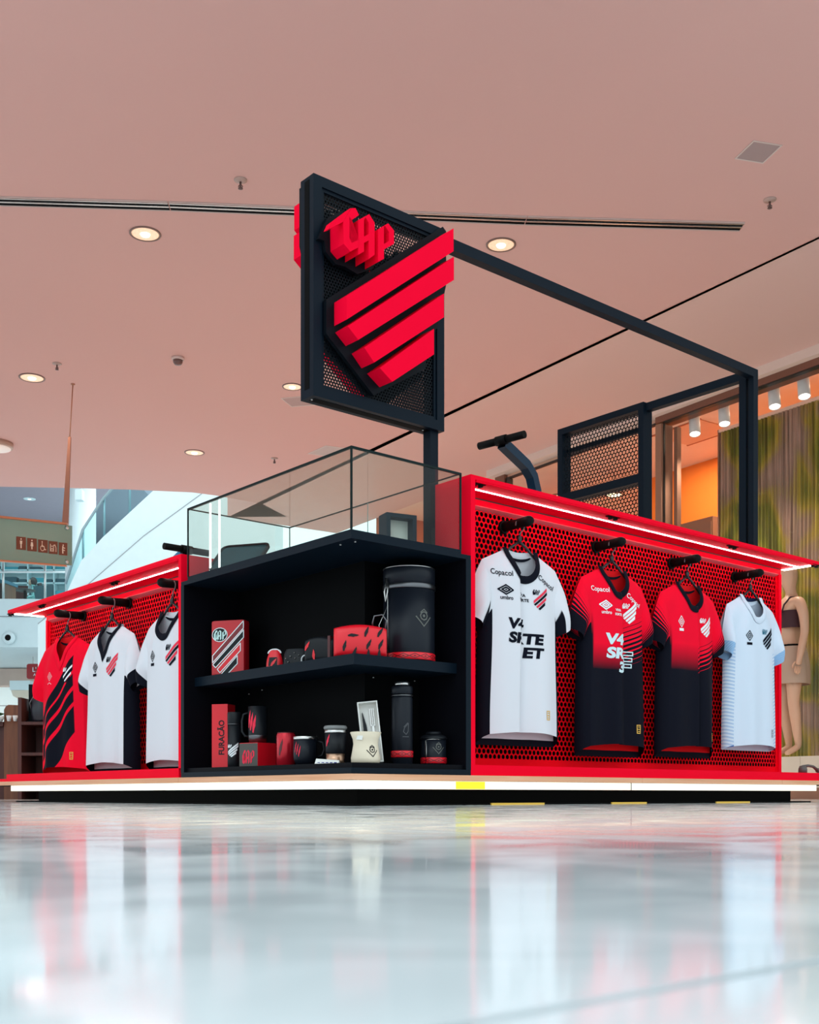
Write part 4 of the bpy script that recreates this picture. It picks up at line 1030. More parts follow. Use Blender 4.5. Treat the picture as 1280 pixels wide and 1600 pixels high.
def softbag(L, w, h, top=0.85, n=16):
    """a toiletry bag: rounded box swollen in the middle, long axis x"""
    rows = []
    for i in range(n+1):
        a = -1+2*i/n; x = L/2*a; k = (1-abs(a)**6)**0.5 if abs(a) < 1 else 0.0; k = 0.82+0.18*k
        hh = h*(0.86+0.14*math.cos(a*1.4)); r = []
        for q in range(24):
            an = 2*PI*q/24; c, s_ = math.cos(an), math.sin(an); e_ = 0.45
            r.append(Vector((x, w/2*k*math.copysign(abs(c)**e_, c), hh/2+hh/2*math.copysign(abs(s_)**e_, s_))))
        r.append(r[0].copy()); rows.append(r)
    mb = MB(); mb.grid([list(reversed(r)) for r in rows])
    for e, rv in ((0, False), (n, True)):
        f = [e*25+q for q in range(24)]; mb.f.append(tuple(f if rv else reversed(f))); mb.mi.append(0); mb.sm.append(False)
    return mb
t = thing('toiletry_bag', 'red toiletry bag with black leaf prints and a wrist loop on the shelf corner', 'bag', K(0.165, 0.165, ZS), TH-0.62)
softbag(0.185, 0.10, 0.118).build('bag_body', M_RED, t, fix=True)
fb = lambda x, z: Vector((x, -0.0508*(0.82+0.18*(1-min(0.999, abs(x/0.0925))**6)**0.5)-0.0007, z))
for x, z, rt in [(-0.055, 0.040, 0.4), (-0.025, 0.076, -0.9), (0.022, 0.090, 0.3), (0.030, 0.046, 0.2), (0.070, 0.088, 0.1), (0.072, 0.046, 0.2), (0.028, 0.010, 0.6), (0.066, 0.010, 0.6), (-0.02, 0.018, 0.3)]:
    decal('leaf_print', xf(polys2d([LEAF]), 0.027, rt, x, z), fb, M_BLK, t, cut=0)
MB().tube([(0.085, 0, 0.09), (0.094, -0.01, 0.135), (0.078, -0.015, 0.155), (0.050, -0.015, 0.150), (0.044, -0.01, 0.125), (0.046, 0, 0.112)], 0.003, 8).build('wrist_loop', DKSTEEL, t)
t = thing('toiletry_bag', 'black toiletry bag with small red leaf prints left of the red bag', 'bag', K(0.155, 0.375, ZS), TH-1.0)
softbag(0.115, 0.085, 0.098).build('bag_body', M_BLK, t, fix=True)
fb2 = lambda x, z: Vector((x, -0.0435*(0.82+0.18*(1-min(0.999, abs(x/0.0575))**6)**0.5)-0.0007, z))
for x, z, rt in [(-0.044, 0.062, 0.1), (-0.018, 0.030, 0.7)]: decal('leaf_print', xf(polys2d([LEAF]), 0.026, rt, x, z), fb2, M_RED, t, cut=0)
MB().box(0.036, 0.046, -0.0448, 0.0448, 0.004, 0.096).build('strap', M_DRED, t)

t = thing('cooler_drum', 'large black insulated drum with red patterned base band on the right of the upper shelf', 'drum', K(0.385, 0.155, ZS), CAN)
R = 0.094
MB().lathe([(R-0.003, 0.0), (R, 0.003), (R, 0.262)], 48).build('drum_body', M_THERM, t)
MB().lathe([(R+0.001, 0.262), (R+0.003, 0.264), (R+0.003, 0.278), (R+0.001, 0.280)], 48).build('lid_seal', DKSTEEL, t)
MB().lathe([(R+0.001, 0.280), (R+0.001, 0.336), (R-0.004, 0.342), (0.0, 0.343)], 48).build('lid', M_THERM, t)
MB().lathe([(R+0.0012, 0.338), (R+0.0025, 0.340), (R-0.001, 0.343)], 48).build('lid_rim', STEEL, t)
pattern_band(R, 0.004, 0.030, t, 14)
decal('embossed_mark', xf(DIAMOND, 0.062, 0, 0.028, 0.155), cyl(R, 0, 0.30, 0.0010), mat('emboss_grey', (0.10, 0.10, 0.09), 0.5), t)
cb = [(R+0.006)*1.0]
ang = -0.95
cp = lambda r, a, z: (r*math.sin(a), -r*math.cos(a), z)
MB().tube([cp(R+0.008, ang, 0.30), cp(R+0.012, ang-0.05, 0.25), cp(R+0.012, ang+0.02, 0.215), cp(R+0.006, ang+0.06, 0.25), cp(R+0.006, ang+0.05, 0.29)], 0.003, 8).build('clasp', STEEL, t)
MB().tube([cp(R+0.003, ang, 0.30), cp(R+0.004, ang+0.04, 0.21), cp(R+0.004, ang+0.05, 0.02)], 0.0012, 6).build('cord', STEEL, t)
MB().tube([cp(R+0.004, ang+0.03, 0.20), cp(R+0.03, ang-0.12, 0.13), cp(R+0.02, ang-0.1, 0.05), cp(R+0.012, ang, 0.012)], 0.0012, 6).build('cord', STEEL, t)

# lower shelf
t = thing('tall_carton', 'tall narrow red carton with vertical black lettering at the left of the lower shelf', 'box', K(0.135, 1.040, ZB), TH-1.02)
MB().bbox(-0.036, 0.036, -0.034, 0.034, 0, 0.262, 0.0012).build('carton', M_RED, t)
v_, f_ = text2d('FURAC\u00c3O', 0.035, 0.03, 0, 0.88)
decal('carton_text', ([(-y+0.010, x+0.125) for x, y in v_], f_), lambda x, z: Vector((x, -0.0346, z)), M_BLK, t, cut=0)
def bottle(name, label, cat, loc, rot, prof, m, **kw):
    t = thing(name, label, cat, loc, rot); MB().lathe(prof, 40).build('bottle_body', m, t); return t
t = bottle('flask', 'slim black flask with a white crest in front of the tall red carton', 'flask', K(0.070, 0.850, ZB), CAN, [(0.024, 0), (0.0265, 0.003), (0.0265, 0.170)], M_BLK)
MB().lathe([(0.0265, 0.1705), (0.0275, 0.172), (0.0275, 0.214), (0.0262, 0.217), (0.0, 0.218)], 40).build('cap', M_BLK, t)
MB().lathe([(0.0272, 0.168), (0.0282, 0.1695), (0.0272, 0.171)], 40).build('cap_ring', DKSTEEL, t)
st, le = crest(0.058)
for p in st: decal('crest_stripe', xf(p, 1, 0, 0, 0.068), cyl(0.0265, 0, -0.1), P_WHITE, t, cut=0.006)
decal('crest_letters', xf(le, 1, 0, 0, 0.068), cyl(0.0265, 0, -0.1), P_WHITE, t, cut=0.006)
t = thing('mug_carton', 'low carton with black printed front and red side carrying the black mug', 'box', K(0.105, 0.735, ZB), -0.66)
MB().bbox(-0.050, 0.050, -0.050, 0.050, 0, 0.092, 0.0012).build('carton', M_RED, t)
# black front (towards the left aisle)
PF = lambda x, z: Vector((x, -0.0506, z))
decal('black_front', polys2d([[(-0.050, 0.002), (0.050, 0.002), (0.050, 0.090), (-0.050, 0.090)]]), PF, mat('carton_black', (0.05, 0.042, 0.035), 0.4), t, cut=0)
le = crest(0.25)[1]; cx_ = sum(p[0] for p in le[0])/len(le[0]); cy_ = sum(p[1] for p in le[0])/len(le[0])
decal('carton_letters', ([((x-cx_)*0.75-0.002, (y-cy_)*0.90+0.040) for x, y in le[0]], le[1]), lambda x, z: Vector((x, -0.0511, z)), P_RED, t, cut=0)
t = thing('mug', 'black mug with a red leaf crest standing on the low carton', 'mug', K(0.105, 0.735, ZB+0.0925), TH-0.75)
MB().lathe([(0.030, 0), (0.033, 0.003), (0.037, 0.030), (0.037, 0.142), (0.0345, 0.142), (0.0345, 0.012), (0.0, 0.010)], 40).build('mug_body', M_BLK, t)
MB().tube([(-0.037, 0, 0.118), (-0.056, 0, 0.112), (-0.062, 0, 0.085), (-0.061, 0, 0.045), (-0.050, 0, 0.028), (-0.036, 0, 0.026)], 0.0045, 8).build('handle', M_BLK, t)
for dx in (-0.012, 0.0, 0.012): decal('leaf_print', xf(polys2d([LEAF]), 0.056, 0.12, -0.006+dx, 0.082-dx*0.8, 0.42), cyl(0.037, 0, -0.35), P_RED, t, cut=0.006)
MB().lathe([(0.0335, 0.002), (0.0372, 0.026), (0.0374, 0.028), (0.0374, 0.030)], 40).build('foot_ring', DKSTEEL, t)
t = thing('can_cup', 'red can-shaped cup with a dark leaf mark beside the low carton', 'cup', K(0.125, 0.570, ZB), CAN)
MB().lathe([(0.033, 0), (0.0365, 0.004), (0.0365, 0.116), (0.033, 0.124), (0.033, 0.127), (0.031, 0.127), (0.031, 0.010), (0, 0.010)], 40).build('cup_body', mat('can_red', (0.55, 0.010, 0.025), 0.25, metal=0.4), t)
MB().lathe([(0.0332, 0.1245), (0.0345, 0.126), (0.0332, 0.1275)], 40).build('rim', M_DRED, t)
decal('leaf_print', xf(polys2d([LEAF]), 0.050, 0.1, 0, 0.070, 0.5), cyl(0.0365, 0, -0.45), M_DRED, t, cut=0.006)
t = thing('mug', 'rounded black mug with steel rim right of the red can cup', 'mug', K(0.105, 0.415, ZB), CAN)
MB().lathe([(0.026, 0), (0.036, 0.006), (0.043, 0.022), (0.0445, 0.045), (0.0435, 0.094)], 40).build('mug_body', M_THERM, t)
MB().lathe([(0.0438, 0.094), (0.0442, 0.096), (0.0442, 0.104), (0.0425, 0.106), (0.041, 0.104), (0.041, 0.02), (0, 0.014)], 40).build('steel_rim', STEEL, t)
MB().tube([(0.043, 0, 0.088), (0.064, 0, 0.084), (0.070, 0, 0.060), (0.062, 0, 0.036), (0.044, 0, 0.032)], 0.0045, 8).build('handle', M_BLK, t)
for dx in (-0.009, 0.0, 0.009): decal('leaf_print', xf(polys2d([LEAF]), 0.034, 0.0, dx, 0.058-dx*0.8, 0.30), cyl(0.0446, 0, -0.60), P_RED, t, cut=0.006)
t = thing('tumbler', 'black tumbler with bright steel lid band near the cabinet corner', 'tumbler', K(0.120, 0.250, ZB), CAN)
MB().lathe([(0.031, 0.003), (0.033, 0.006), (0.034, 0.038)], 40).build('copper_base', mat('copper_base', (0.55, 0.33, 0.22), 0.3, metal=0.9), t)
MB().lathe([(0.0335, 0.038), (0.0352, 0.040), (0.0385, 0.112)], 40).build('cup_body', M_BLK, t)
MB().lathe([(0.0387, 0.112), (0.0392, 0.114), (0.0392, 0.124)], 40).build('steel_band', STEEL, t)
MB().lathe([(0.0396, 0.1242), (0.042, 0.127), (0.042, 0.133), (0.038, 0.138), (0.0, 0.139)], 40).build('lid', mat('lid_grey', (0.20, 0.20, 0.20), 0.4), t)
decal('leaf_print', xf(polys2d([LEAF]), 0.036, 0.0, 0, 0.085, 0.5), cyl(0.0375, 0, -0.72), P_RED, t, cut=0.006)
t = thing('price_card', 'folded white price card with blue marks in front of the tumbler', 'card', K(0.055, 0.215, ZB), TH-0.85)
MB().add([(-0.043, 0, 0), (0.043, 0, 0), (0.043, 0.012, 0.013), (-0.040, 0.012, 0.019), (0.043, 0.03, 0), (-0.043, 0.03, 0)], [(0, 1, 2, 3), (3, 2, 4, 5), (0, 3, 5), (1, 4, 2)]).build('card', M_WHT, t)
for k in range(5): MB().box(-0.034+0.015*k, -0.024+0.015*k, 0.0028, 0.0048, 0.003, 0.006).build('blue_mark', mat('blue_ink', (0.05, 0.05, 0.25), 0.6), t)

t = thing('gaucho_vase', 'cream waisted cup with a black embossed mark standing in the cabinet corner', 'cup', K(0.120, 0.075, ZB), CAN)
MB().lathe([(0.046, 0), (0.050, 0.004), (0.051, 0.018), (0.046, 0.046), (0.043, 0.066), (0.045, 0.084), (0.054, 0.106), (0.0525, 0.108), (0.043, 0.085), (0.040, 0.02), (0, 0.015)], 44).build('cup_body', M_CREAM, t)
rf = lambda z: 0.051-0.0082*max(0, min(1, (z-0.018)/0.045))
decal('embossed_mark', xf(DIAMOND, 0.040, 0, 0, 0.042), lambda x, z: cyl(rf(z), 0, 0.55, 0.0012)(x, z), P_INK, t, cut=0.006)
decal('paper_tag', polys2d([[(-0.013, -0.010), (0.010, -0.012), (0.013, 0.006), (-0.004, 0.012)]]), lambda x, z: cyl(0.0475+0.12*max(0, z), 0.091, -0.42, 0.0012)(x, z), M_WHT, t, cut=0.006)
t = thing('cutlery_box', 'open white box with knife and fork leaning behind the cream cup', 'box', K(0.215, 0.150, ZB), CAN+0.05)
Ml = Matrix.Rotation(math.radians(-7), 4, 'X') @ Matrix.Rotation(math.radians(-6), 4, 'Y')
tr = lambda mb: (setattr(mb, 'v', [tuple(Ml @ Vector(v)) for v in mb.v]), mb)[1]
tr(MB().box(-0.036, 0.036, 0.020, 0.024, 0, 0.222)).build('back_board', M_WHT, t)
for n_, a in (('side_board', (-0.036, -0.032, -0.016, 0.020, 0, 0.222)), ('side_board', (0.032, 0.036, -0.016, 0.020, 0, 0.222)), ('end_board', (-0.032, 0.032, -0.016, 0.020, 0.218, 0.222)), ('end_board', (-0.032, 0.032, -0.016, 0.020, 0, 0.004))):
    tr(MB().box(*a)).build(n_, M_WHT, t)
tr(MB().prism([(-0.022, 0.10), (-0.008, 0.10), (-0.010, 0.14), (-0.020, 0.19), (-0.022, 0.185)], lambda p, k: Vector((p[0], 0.012+0.003*k, p[1])))).build('knife', M_BLK, t, fix=True)
tr(MB().box(-0.020, -0.009, 0.008, 0.016, 0.010, 0.0995)).build('knife_handle', mat('knife_wood', (0.25, 0.18, 0.13), 0.5), t)
tr(MB().box(0.009, 0.017, 0.010, 0.014, 0.010, 0.14).box(0.005, 0.008, 0.010, 0.014, 0.1402, 0.20).box(0.0115, 0.0145, 0.010, 0.014, 0.1402, 0.20).box(0.018, 0.021, 0.010, 0.014, 0.1402, 0.20).box(0.005, 0.021, 0.010, 0.014, 0.1360, 0.1402)).build('fork', STEEL, t)
for q in t.children: q.location.z += 0.004
t = thing('thermos', 'tall black thermos with steel cap ring and red patterned band', 'thermos', K(0.335, 0.135, ZB), CAN)
MB().lathe([(0.034, 0), (0.038, 0.004), (0.038, 0.240), (0.0355, 0.246)], 44).build('flask_body', M_THERM, t)
MB().lathe([(0.0358, 0.246), (0.0395, 0.248), (0.0395, 0.251), (0.0355, 0.254)], 44).build('steel_ring', DKSTEEL, t)
MB().lathe([(0.0355, 0.2542), (0.0385, 0.257), (0.0385, 0.281), (0.036, 0.284), (0.036, 0.284)], 44).build('cup_lid', M_THERM, t)
MB().lathe([(0.028, 0.2842), (0.027, 0.296), (0.021, 0.303), (0.0, 0.305)], 32).build('steel_cap', STEEL, t)
pattern_band(0.038, 0.026, 0.050, t, 7)
decal('embossed_mark', join2d(polys2d(ring2d([(0.002, 0.132), (0.017, 0.148), (0.016, 0.120), (0.008, 0.108), (-0.002, 0.118)], 0.0022)), polys2d(stroke([(0.0, 0.135), (0.014, 0.150)], 0.0025)), polys2d(stroke([(-0.004, 0.100), (0.018, 0.100)], 0.002))), cyl(0.038, 0, 0.18), mat('emboss_dark', (0.07, 0.07, 0.08), 0.4), t, cut=0.006)
t = thing('tea_jar', 'short black jar with knob lid and red band, right end of the lower shelf', 'jar', K(0.470, 0.115, ZB), CAN)
MB().lathe([(0.043, 0), (0.046, 0.003), (0.046, 0.094)], 44).build('jar_body', M_THERM, t)
MB().lathe([(0.0462, 0.0942), (0.050, 0.096), (0.050, 0.100), (0.046, 0.106), (0.034, 0.112)], 44).build('lid', M_BLK, t)
MB().lathe([(0.028, 0.1122), (0.029, 0.118), (0.024, 0.124), (0.0, 0.125)], 32).build('lid_knob', M_BLK, t)
pattern_band(0.046, 0.006, 0.028, t, 8)
decal('embossed_mark', xf(DIAMOND, 0.042, 0, 0.0, 0.062), cyl(0.046, 0, 0.38, 0.001), MATS['emboss_grey'], t, cut=0.006)
a = -0.62
MB().tube([cp(0.0475, a-0.08, 0.004), cp(0.0475, a-0.08, 0.088), cp(0.0475, a+0.05, 0.093), cp(0.0475, a+0.5, 0.094), cp(0.0475, a+1.2, 0.094)], 0.0014, 6).build('wire_clip', STEEL, t)
MB().tube([cp(0.0475, a+0.0, 0.004), cp(0.0475, a+0.0, 0.086)], 0.0012, 6).build('wire_clip', STEEL, t)

# a small grey tool lying on the far right of the base ledge
t = thing('lever_handle', 'grey cast metal lever on the red base ledge at the right wall end', 'handle', K(2.995, 0.10, 0.1475), TH)
gm = mat('cast_grey', (0.10, 0.09, 0.085), 0.5)
MB().lathe([(0.022, 0), (0.022, 0.022), (0.016, 0.038), (0, 0.04)], 20, (-0.02, 0)).build('pivot', gm, t)
MB().tube([(-0.02, 0, 0.034), (0.03, 0, 0.040), (0.08, 0, 0.036), (0.12, 0, 0.018)], [0.008, 0.007, 0.007, 0.009], 10).build('lever', gm, t)
MB().lathe([(0.0, 0.003), (0.012, 0.008), (0.014, 0.016), (0.010, 0.026), (0, 0.029)], 16, (0.128, 0)).build('knob', gm, t)

# ------------------------------------------------------------------ shop front on the right
SR = math.atan2(0.8285, -0.56)
P0 = Vector((3.638, 10.10))
def SHP(s, y, z=0.0):     # s along the shop front (away from us), y outwards (negative = inside)
    return Vector((P0.x-0.56*s-0.8285*y, P0.y+0.8285*s-0.56*y, z))
BRN = mat('shop_brown', (0.20, 0.075, 0.045), 0.45); BRN2 = mat('shop_brown_light', (0.34, 0.18, 0.12), 0.65, spec=0.1)
SALM = mat('shop_ceiling', (0.88, 0.66, 0.54), 0.8); ORG = mat('shop_orange_wall', (0.95, 0.24, 0.022), 0.7)
TERRA = mat('shop_terracotta', (0.55, 0.18, 0.08), 0.7); BLKF = mat('shop_black_frame', (0.02, 0.018, 0.016), 0.4)
CRM = mat('cream_stone', (0.72, 0.62, 0.50), 0.4)
def sbx(n, m, s0, s1, y0, y1, z0, z1, par, st=False):
    o = MB().box(s0, s1, y0, y1, z0, z1).build(n, m, par)
    return o
shop = MB().box(-4, 4.67, -0.06, 0.10, 3.914, 4.0).build('wall_shopfront', mat('bulkhead_paint', (0.80, 0.62, 0.54), 0.7)); shop.location = SHP(0, 0); shop.rotation_euler = (0, 0, SR); structure(shop)
w1 = MB().box(-4, 1.94, -0.16, 0.03, 3.850, 3.9135).build('window_1', BRN); w1.location = SHP(0, 0); w1.rotation_euler = (0, 0, SR); structure(w1)
sbx('mullion', BRN2, 1.86, 1.94, -0.14, 0.028, 0, 3.836, w1); sbx('jamb', BRN2, 1.80, 1.844, -0.20, -0.141, 0, 3.817, w1)
sbx('black_bead', BLKF, 1.849, 1.859, -0.02, 0.0, 0, 3.839, w1); sbx('black_bead', BLKF, -4, 1.845, -0.04, 0.02, 3.840, 3.8495, w1)
for a, b in ((-4, -1.15), (-1.145, 1.844)): sbx('glass_pane', SGLASS, a, b, -0.045, -0.041, 0.39, 3.839, w1)
w2 = MB().box(1.941, 4.42, -0.04, 0.0, 3.852, 3.872).build('window_2', BLKF); w2.location = SHP(0, 0); w2.rotation_euler = (0, 0, SR); structure(w2)
sbx('transom_panel', mat('transom_salmon', (0.80, 0.46, 0.32), 0.7), 1.941, 4.42, -0.06, -0.03, 3.8725, 3.9135, w2)
sbx('jamb', BLKF, 4.34, 4.42, -0.05, 0.0, 0, 3.852, w2); sbx('jamb', BRN, 4.42, 4.60, -0.10, 0.02, 0, 3.9135, w2)
for a, b in ((1.942, 3.14), (3.15, 4.34)): sbx('glass_pane', SGLASS, a, b, -0.025, -0.015, 0.0, 3.852, w2)
# stall riser of cream stone panels
sr = MB().box(-4, 1.86, -1.5, -0.02, 0.0, 0.374).build('trim_2', CRM); sr.location = SHP(0, 0); sr.rotation_euler = (0, 0, SR); structure(sr)
k = -4.0
while k < 1.8:
    sbx('stone_panel', CRM, k+0.002, min(k+0.42, 1.86)-0.002, -0.0195, 0.0, 0.10, 0.386, sr); k += 0.42
sbx('skirting', BRN2, -4, 1.86, -0.0195, 0.012, 0.0, 0.0995, sr)
ins = MB().box(-4.2, 7.5, -6.0, -0.07, 4.06, 4.12).box(-4.2, -4.1, -5.99, -0.07, 0, 4.059).build('ceiling_shop', SALM); ins.location = SHP(0, 0); ins.rotation_euler = (0, 0, SR); structure(ins)
ow = MB().box(-4, 3.90, -2.06, -1.96, 0, 4.0595).build('wall_orange', ORG); ow.location = SHP(0, 0); ow.rotation_euler = (0, 0, SR); structure(ow)
bw = MB().box(-4, 7.5, -5.9, -5.8, 0, 4.0595).box(7.4, 7.5, -5.8, -0.1, 0, 4.0595).build('wall_shop_back', TERRA); bw.location = SHP(0, 0); bw.rotation_euler = (0, 0, SR); structure(bw)
# ceiling hatch inside the shop
t = thing('shop_ceiling_panel', 'square ceiling panel inside the shop above the orange wall', 'ceiling panel', SHP(2.35, -1.0, 4.06), SR)
MB().box(-0.34, 0.34, -0.28, 0.28, -0.012, -0.001).build('panel', mat('shop_panel', (0.80, 0.45, 0.30), 0.6), t)
MB().box(-0.36, 0.36, -0.30, -0.285, -0.016, -0.001).box(-0.36, 0.36, 0.285, 0.30, -0.016, -0.001).build('frame', TERRA, t)
# ribbed backdrop
def rib_mat():
    m = bpy.data.materials.new('ribbed_film'); n, l = nodes_of(m); b = n['Principled BSDF']; b.inputs['Roughness'].default_value = 0.32; b.inputs['Specular IOR Level'].default_value = 0.35
    tc = n.new('ShaderNodeTexCoord'); mp = n.new('ShaderNodeMapping'); mp.inputs['Scale'].default_value = (1.1, 1, 0.75)
    nz = n.new('ShaderNodeTexNoise'); nz.inputs['Scale'].default_value = 1.6; nz.inputs['Detail'].default_value = 2.5; nz.inputs['Distortion'].default_value = 0.5
    l.new(tc.outputs['Object'], mp.inputs[0]); l.new(mp.outputs[0], nz.inputs['Vector'])
    cr = n.new('ShaderNodeValToRGB'); r = cr.color_ramp; r.elements[0].position = 0.30; r.elements[0].color = (0.16, 0.14, 0.05, 1); r.elements[1].position = 0.70; r.elements[1].color = (0.58, 0.38, 0.33, 1)
    for p, c in ((0.42, (0.24, 0.25, 0.03)), (0.50, (0.52, 0.40, 0.07)), (0.58, (0.46, 0.32, 0.24))):
        e_ = r.elements.new(p); e_.color = (*c, 1)
    m2 = n.new('ShaderNodeMapping'); m2.inputs['Scale'].default_value = (60, 1, 0.8); n2 = n.new('ShaderNodeTexNoise'); n2.inputs['Scale'].default_value = 1.0; n2.inputs['Detail'].default_value = 3
    l.new(tc.outputs['Object'], m2.inputs[0]); l.new(m2.outputs[0], n2.inputs['Vector'])
    c2 = n.new('ShaderNodeValToRGB'); c2.color_ramp.elements[0].position = 0.35; c2.color_ramp.elements[0].color = (0.28, 0.25, 0.22, 1); c2.color_ramp.elements[1].position = 0.62; c2.color_ramp.elements[1].color = (1.0, 0.98, 0.92, 1)  # dark streaks paint rib shading into the colour for more contrast
    mx = n.new('ShaderNodeMix'); mx.data_type = 'RGBA'; mx.blend_type = 'MULTIPLY'; mx.inputs[0].default_value = 0.9
    l.new(nz.outputs['Fac'], cr.inputs[0]); l.new(n2.outputs['Fac'], c2.inputs[0]); l.new(cr.outputs[0], mx.inputs[6]); l.new(c2.outputs[0], mx.inputs[7]); l.new(mx.outputs[2], b.inputs['Base Color'])
    return m
t = thing('ribbed_backdrop', 'tall ribbed green and mauve screen behind the mannequin in the shop window', 'screen', SHP(1.637, -0.60, 0.387), SR)
rows = []; nr = 1300; Hh = 3.79-0.387
xs = [-5.5*i/nr for i in range(nr+1)]
zs_ = [Hh*i/14 for i in range(15)]
for z in zs_: rows.append([Vector((x, 0.012*math.sin(2*PI*x/0.042+0.7*math.sin(1.7*z+3*x)), z)) for x in xs])
MB().grid(rows).build('ribbed_sheet', rib_mat(), t)
MB().box(-5.5, 0.0, -0.02, 0.02, Hh, Hh+0.03).build('top_rail', SALM, t)
MB().box(0.0, 0.012, -0.02, 0.02, 0, Hh+0.03).build('end_rail', BRN2, t)
# track spotlights
WL = mat('spot_housing_white', (0.80, 0.76, 0.74), 0.4)
for px, lab in ((1.642, 'leftmost of the white track spotlights inside the shop window'), (1.262, 'second white track spotlight from the left in the shop window'), (1.009, 'third white track spotlight, just left of the black post'), (0.662, 'fourth white track spotlight, just right of the black post'), (0.333, 'rightmost white track spotlight near the right edge of the photo')):
    t = thing('track_spotlight', lab, 'spotlight', SHP(px, -0.22, 4.06), SR, 'white track spotlights in the shop window')
    Mr = Matrix.Translation((0, 0, -0.170)) @ Matrix.Rotation(math.radians(12), 4, 'Y') @ Matrix.Rotation(math.radians(10), 4, 'X')
    MB().tube([(0, 0, 0), (0, 0, -0.178)], 0.009, 8).build('stem', STEEL, t)
    b = MB().lathe([(0.0, 0.0), (0.050, -0.001), (0.054, -0.006), (0.056, -0.205), (0.052, -0.205), (0.052, -0.195)], 28); b.v = [tuple(Mr @ Vector(v)) for v in b.v]; b.build('housing', WL, t, fix=True)
    b = MB().lathe([(0.051, -0.198), (0.0, -0.200)], 24); b.v = [tuple(Mr @ Vector(v)) for v in b.v]; b.build('lens', mat('spot_lens', (1, 1, 0.95), 0.4, emit=(1, 0.93, 0.85), estr=4), t)
    l = bpy.data.lights.new('spot_beam', 'SPOT'); l.energy = 90; l.color = (1.0, 0.85, 0.70); l.spot_size = math.radians(80); l.spot_blend = 0.7; l.shadow_soft_size = 0.04
    o = bpy.data.objects.new('spot_beam', l); COL.objects.link(o); o.parent = t; o.location = (0.05, 0, -0.42); o.rotation_euler = (math.radians(10), math.radians(12), 0)
t = thing('dome_camera', 'small round smoke sensor on the shop window ceiling between the right spotlights', 'detector', SHP(0.47, -0.30, 4.06), SR)
MB().lathe([(0.06, 0), (0.06, -0.02), (0.05, -0.03)], 24).build('base', SALM, t); MB().lathe([(0.04, -0.03), (0.03, -0.05), (0, -0.055)], 24).build('dome', DKSTEEL, t)
area('shop_ceiling_light', SHP(1.2, -1.25, 4.03), (0, 0, SR), 4.0, 0.6, 95, (1.0, 0.82, 0.60))
area('shop_room_light', SHP(5.2, -3.0, 4.03), (0, 0, SR), 3.0, 2.0, 220, (1.0, 0.62, 0.35))
for i, (s_, y_) in enumerate(((4.45, -0.9), (4.0, -1.4))):
    t = thing('pendant_lamp', ['glowing flat pendant lamp inside the shop, right of the push handle', 'glowing flat pendant lamp inside the shop beside the rear perforated panel'][i], 'pendant lamp', SHP(s_, y_, 4.06), SR)
    MB().tube([(0, 0, 0), (0, 0, -0.25)], 0.004, 6).build('cord', BLKF, t)
    MB().lathe([(0.02, -0.25), (0.13, -0.265), (0.13, -0.28)], 28).build('shade', BRN2, t); MB().lathe([(0.125, -0.278), (0.0, -0.285)], 28).build('diffuser', mat('pendant_glow', (1, 0.9, 0.6), 0.4, emit=(1, 0.82, 0.5), estr=3), t)
t = thing('shop_cupboard', 'tall brown cupboard in the shop beside the orange wall', 'cupboard', SHP(2.45, -1.30, 0), SR)
MB().box(-0.30, 0.55, -0.22, 0.22, 0, 3.10).build('carcass', BRN2, t)
for a, b in ((-0.29, 0.12), (0.13, 0.54)): MB().box(a, b, 0.2205, 0.235, 0.05, 3.05).build('door', BRN2, t)
t = thing('shop_cabinet', 'dark wooden wall cabinet seen through the shop glass right of the push handle', 'cabinet', SHP(5.1, -1.2, 0), SR)
MB().box(-0.5, 0.5, -0.25, 0.25, 0, 3.58).build('carcass', BRN, t)
for a, b in ((-0.49, -0.01), (0.01, 0.49)): MB().box(a, b, 0.2505, 0.27, 0.05, 3.50).build('door', TERRA, t)

# ------------------------------------------------------------------ skin-modifier figures
def skin_body(name, joints, edges, m, parent, root=0, sub=2):
    """joints: list of (co, rx, ry)"""
    me = bpy.data.meshes.new(name); me.from_pydata([j[0] for j in joints], edges, [])
    me.materials.append(m)
    o = bpy.data.objects.new(name, me); COL.objects.link(o); o.parent = parent
    md = o.modifiers.new('skin', 'SKIN'); md.use_smooth_shade = True
    lay = me.skin_vertices[0].data if me.skin_vertices else None
    if lay is None:
        me.attributes.new
        bm = bmesh.new(); bm.from_mesh(me); bm.verts.layers.skin.verify(); bm.to_mesh(me); bm.free(); lay = me.skin_vertices[0].data
    for i, j in enumerate(joints):
        lay[i].radius = (j[1], j[2]); lay[i].use_root = (i == root)
    s_ = o.modifiers.new('smooth', 'SUBSURF'); s_.levels = sub; s_.render_levels = sub
    return o
SKIN = mat('mannequin_skin', (0.72, 0.42, 0.28), 0.45)
mq = thing('mannequin', 'tan mannequin in dark bra top and beige shorts in the shop window', 'mannequin', SHP(0.42, -0.32, 0.387), 0)
mq.location = (3.50, 10.45, 0.387)
mq.rotation_euler = (0, 0, math.radians(190))      # faces its local +x ... towards the kiosk's left
J = [((0, 0, 0.94), 0.14, 0.105), ((0, 0, 1.08), 0.105, 0.085), ((0.01, 0, 1.22), 0.125, 0.09), ((0.0, 0, 1.36), 0.13, 0.085), ((-0.01, 0, 1.47), 0.055, 0.05), ((0.0, 0, 1.54), 0.047, 0.047), ((0.015, 0, 1.61), 0.072, 0.085), ((0.02, 0, 1.70), 0.078, 0.095), ((0.01, 0, 1.765), 0.05, 0.06)]
E_ = [(i, i+1) for i in range(8)]
def limb(pts, start):
    k = len(J)
    for i, p in enumerate(pts): J.append(p); E_.append((start if i == 0 else k+i-1, k+i))
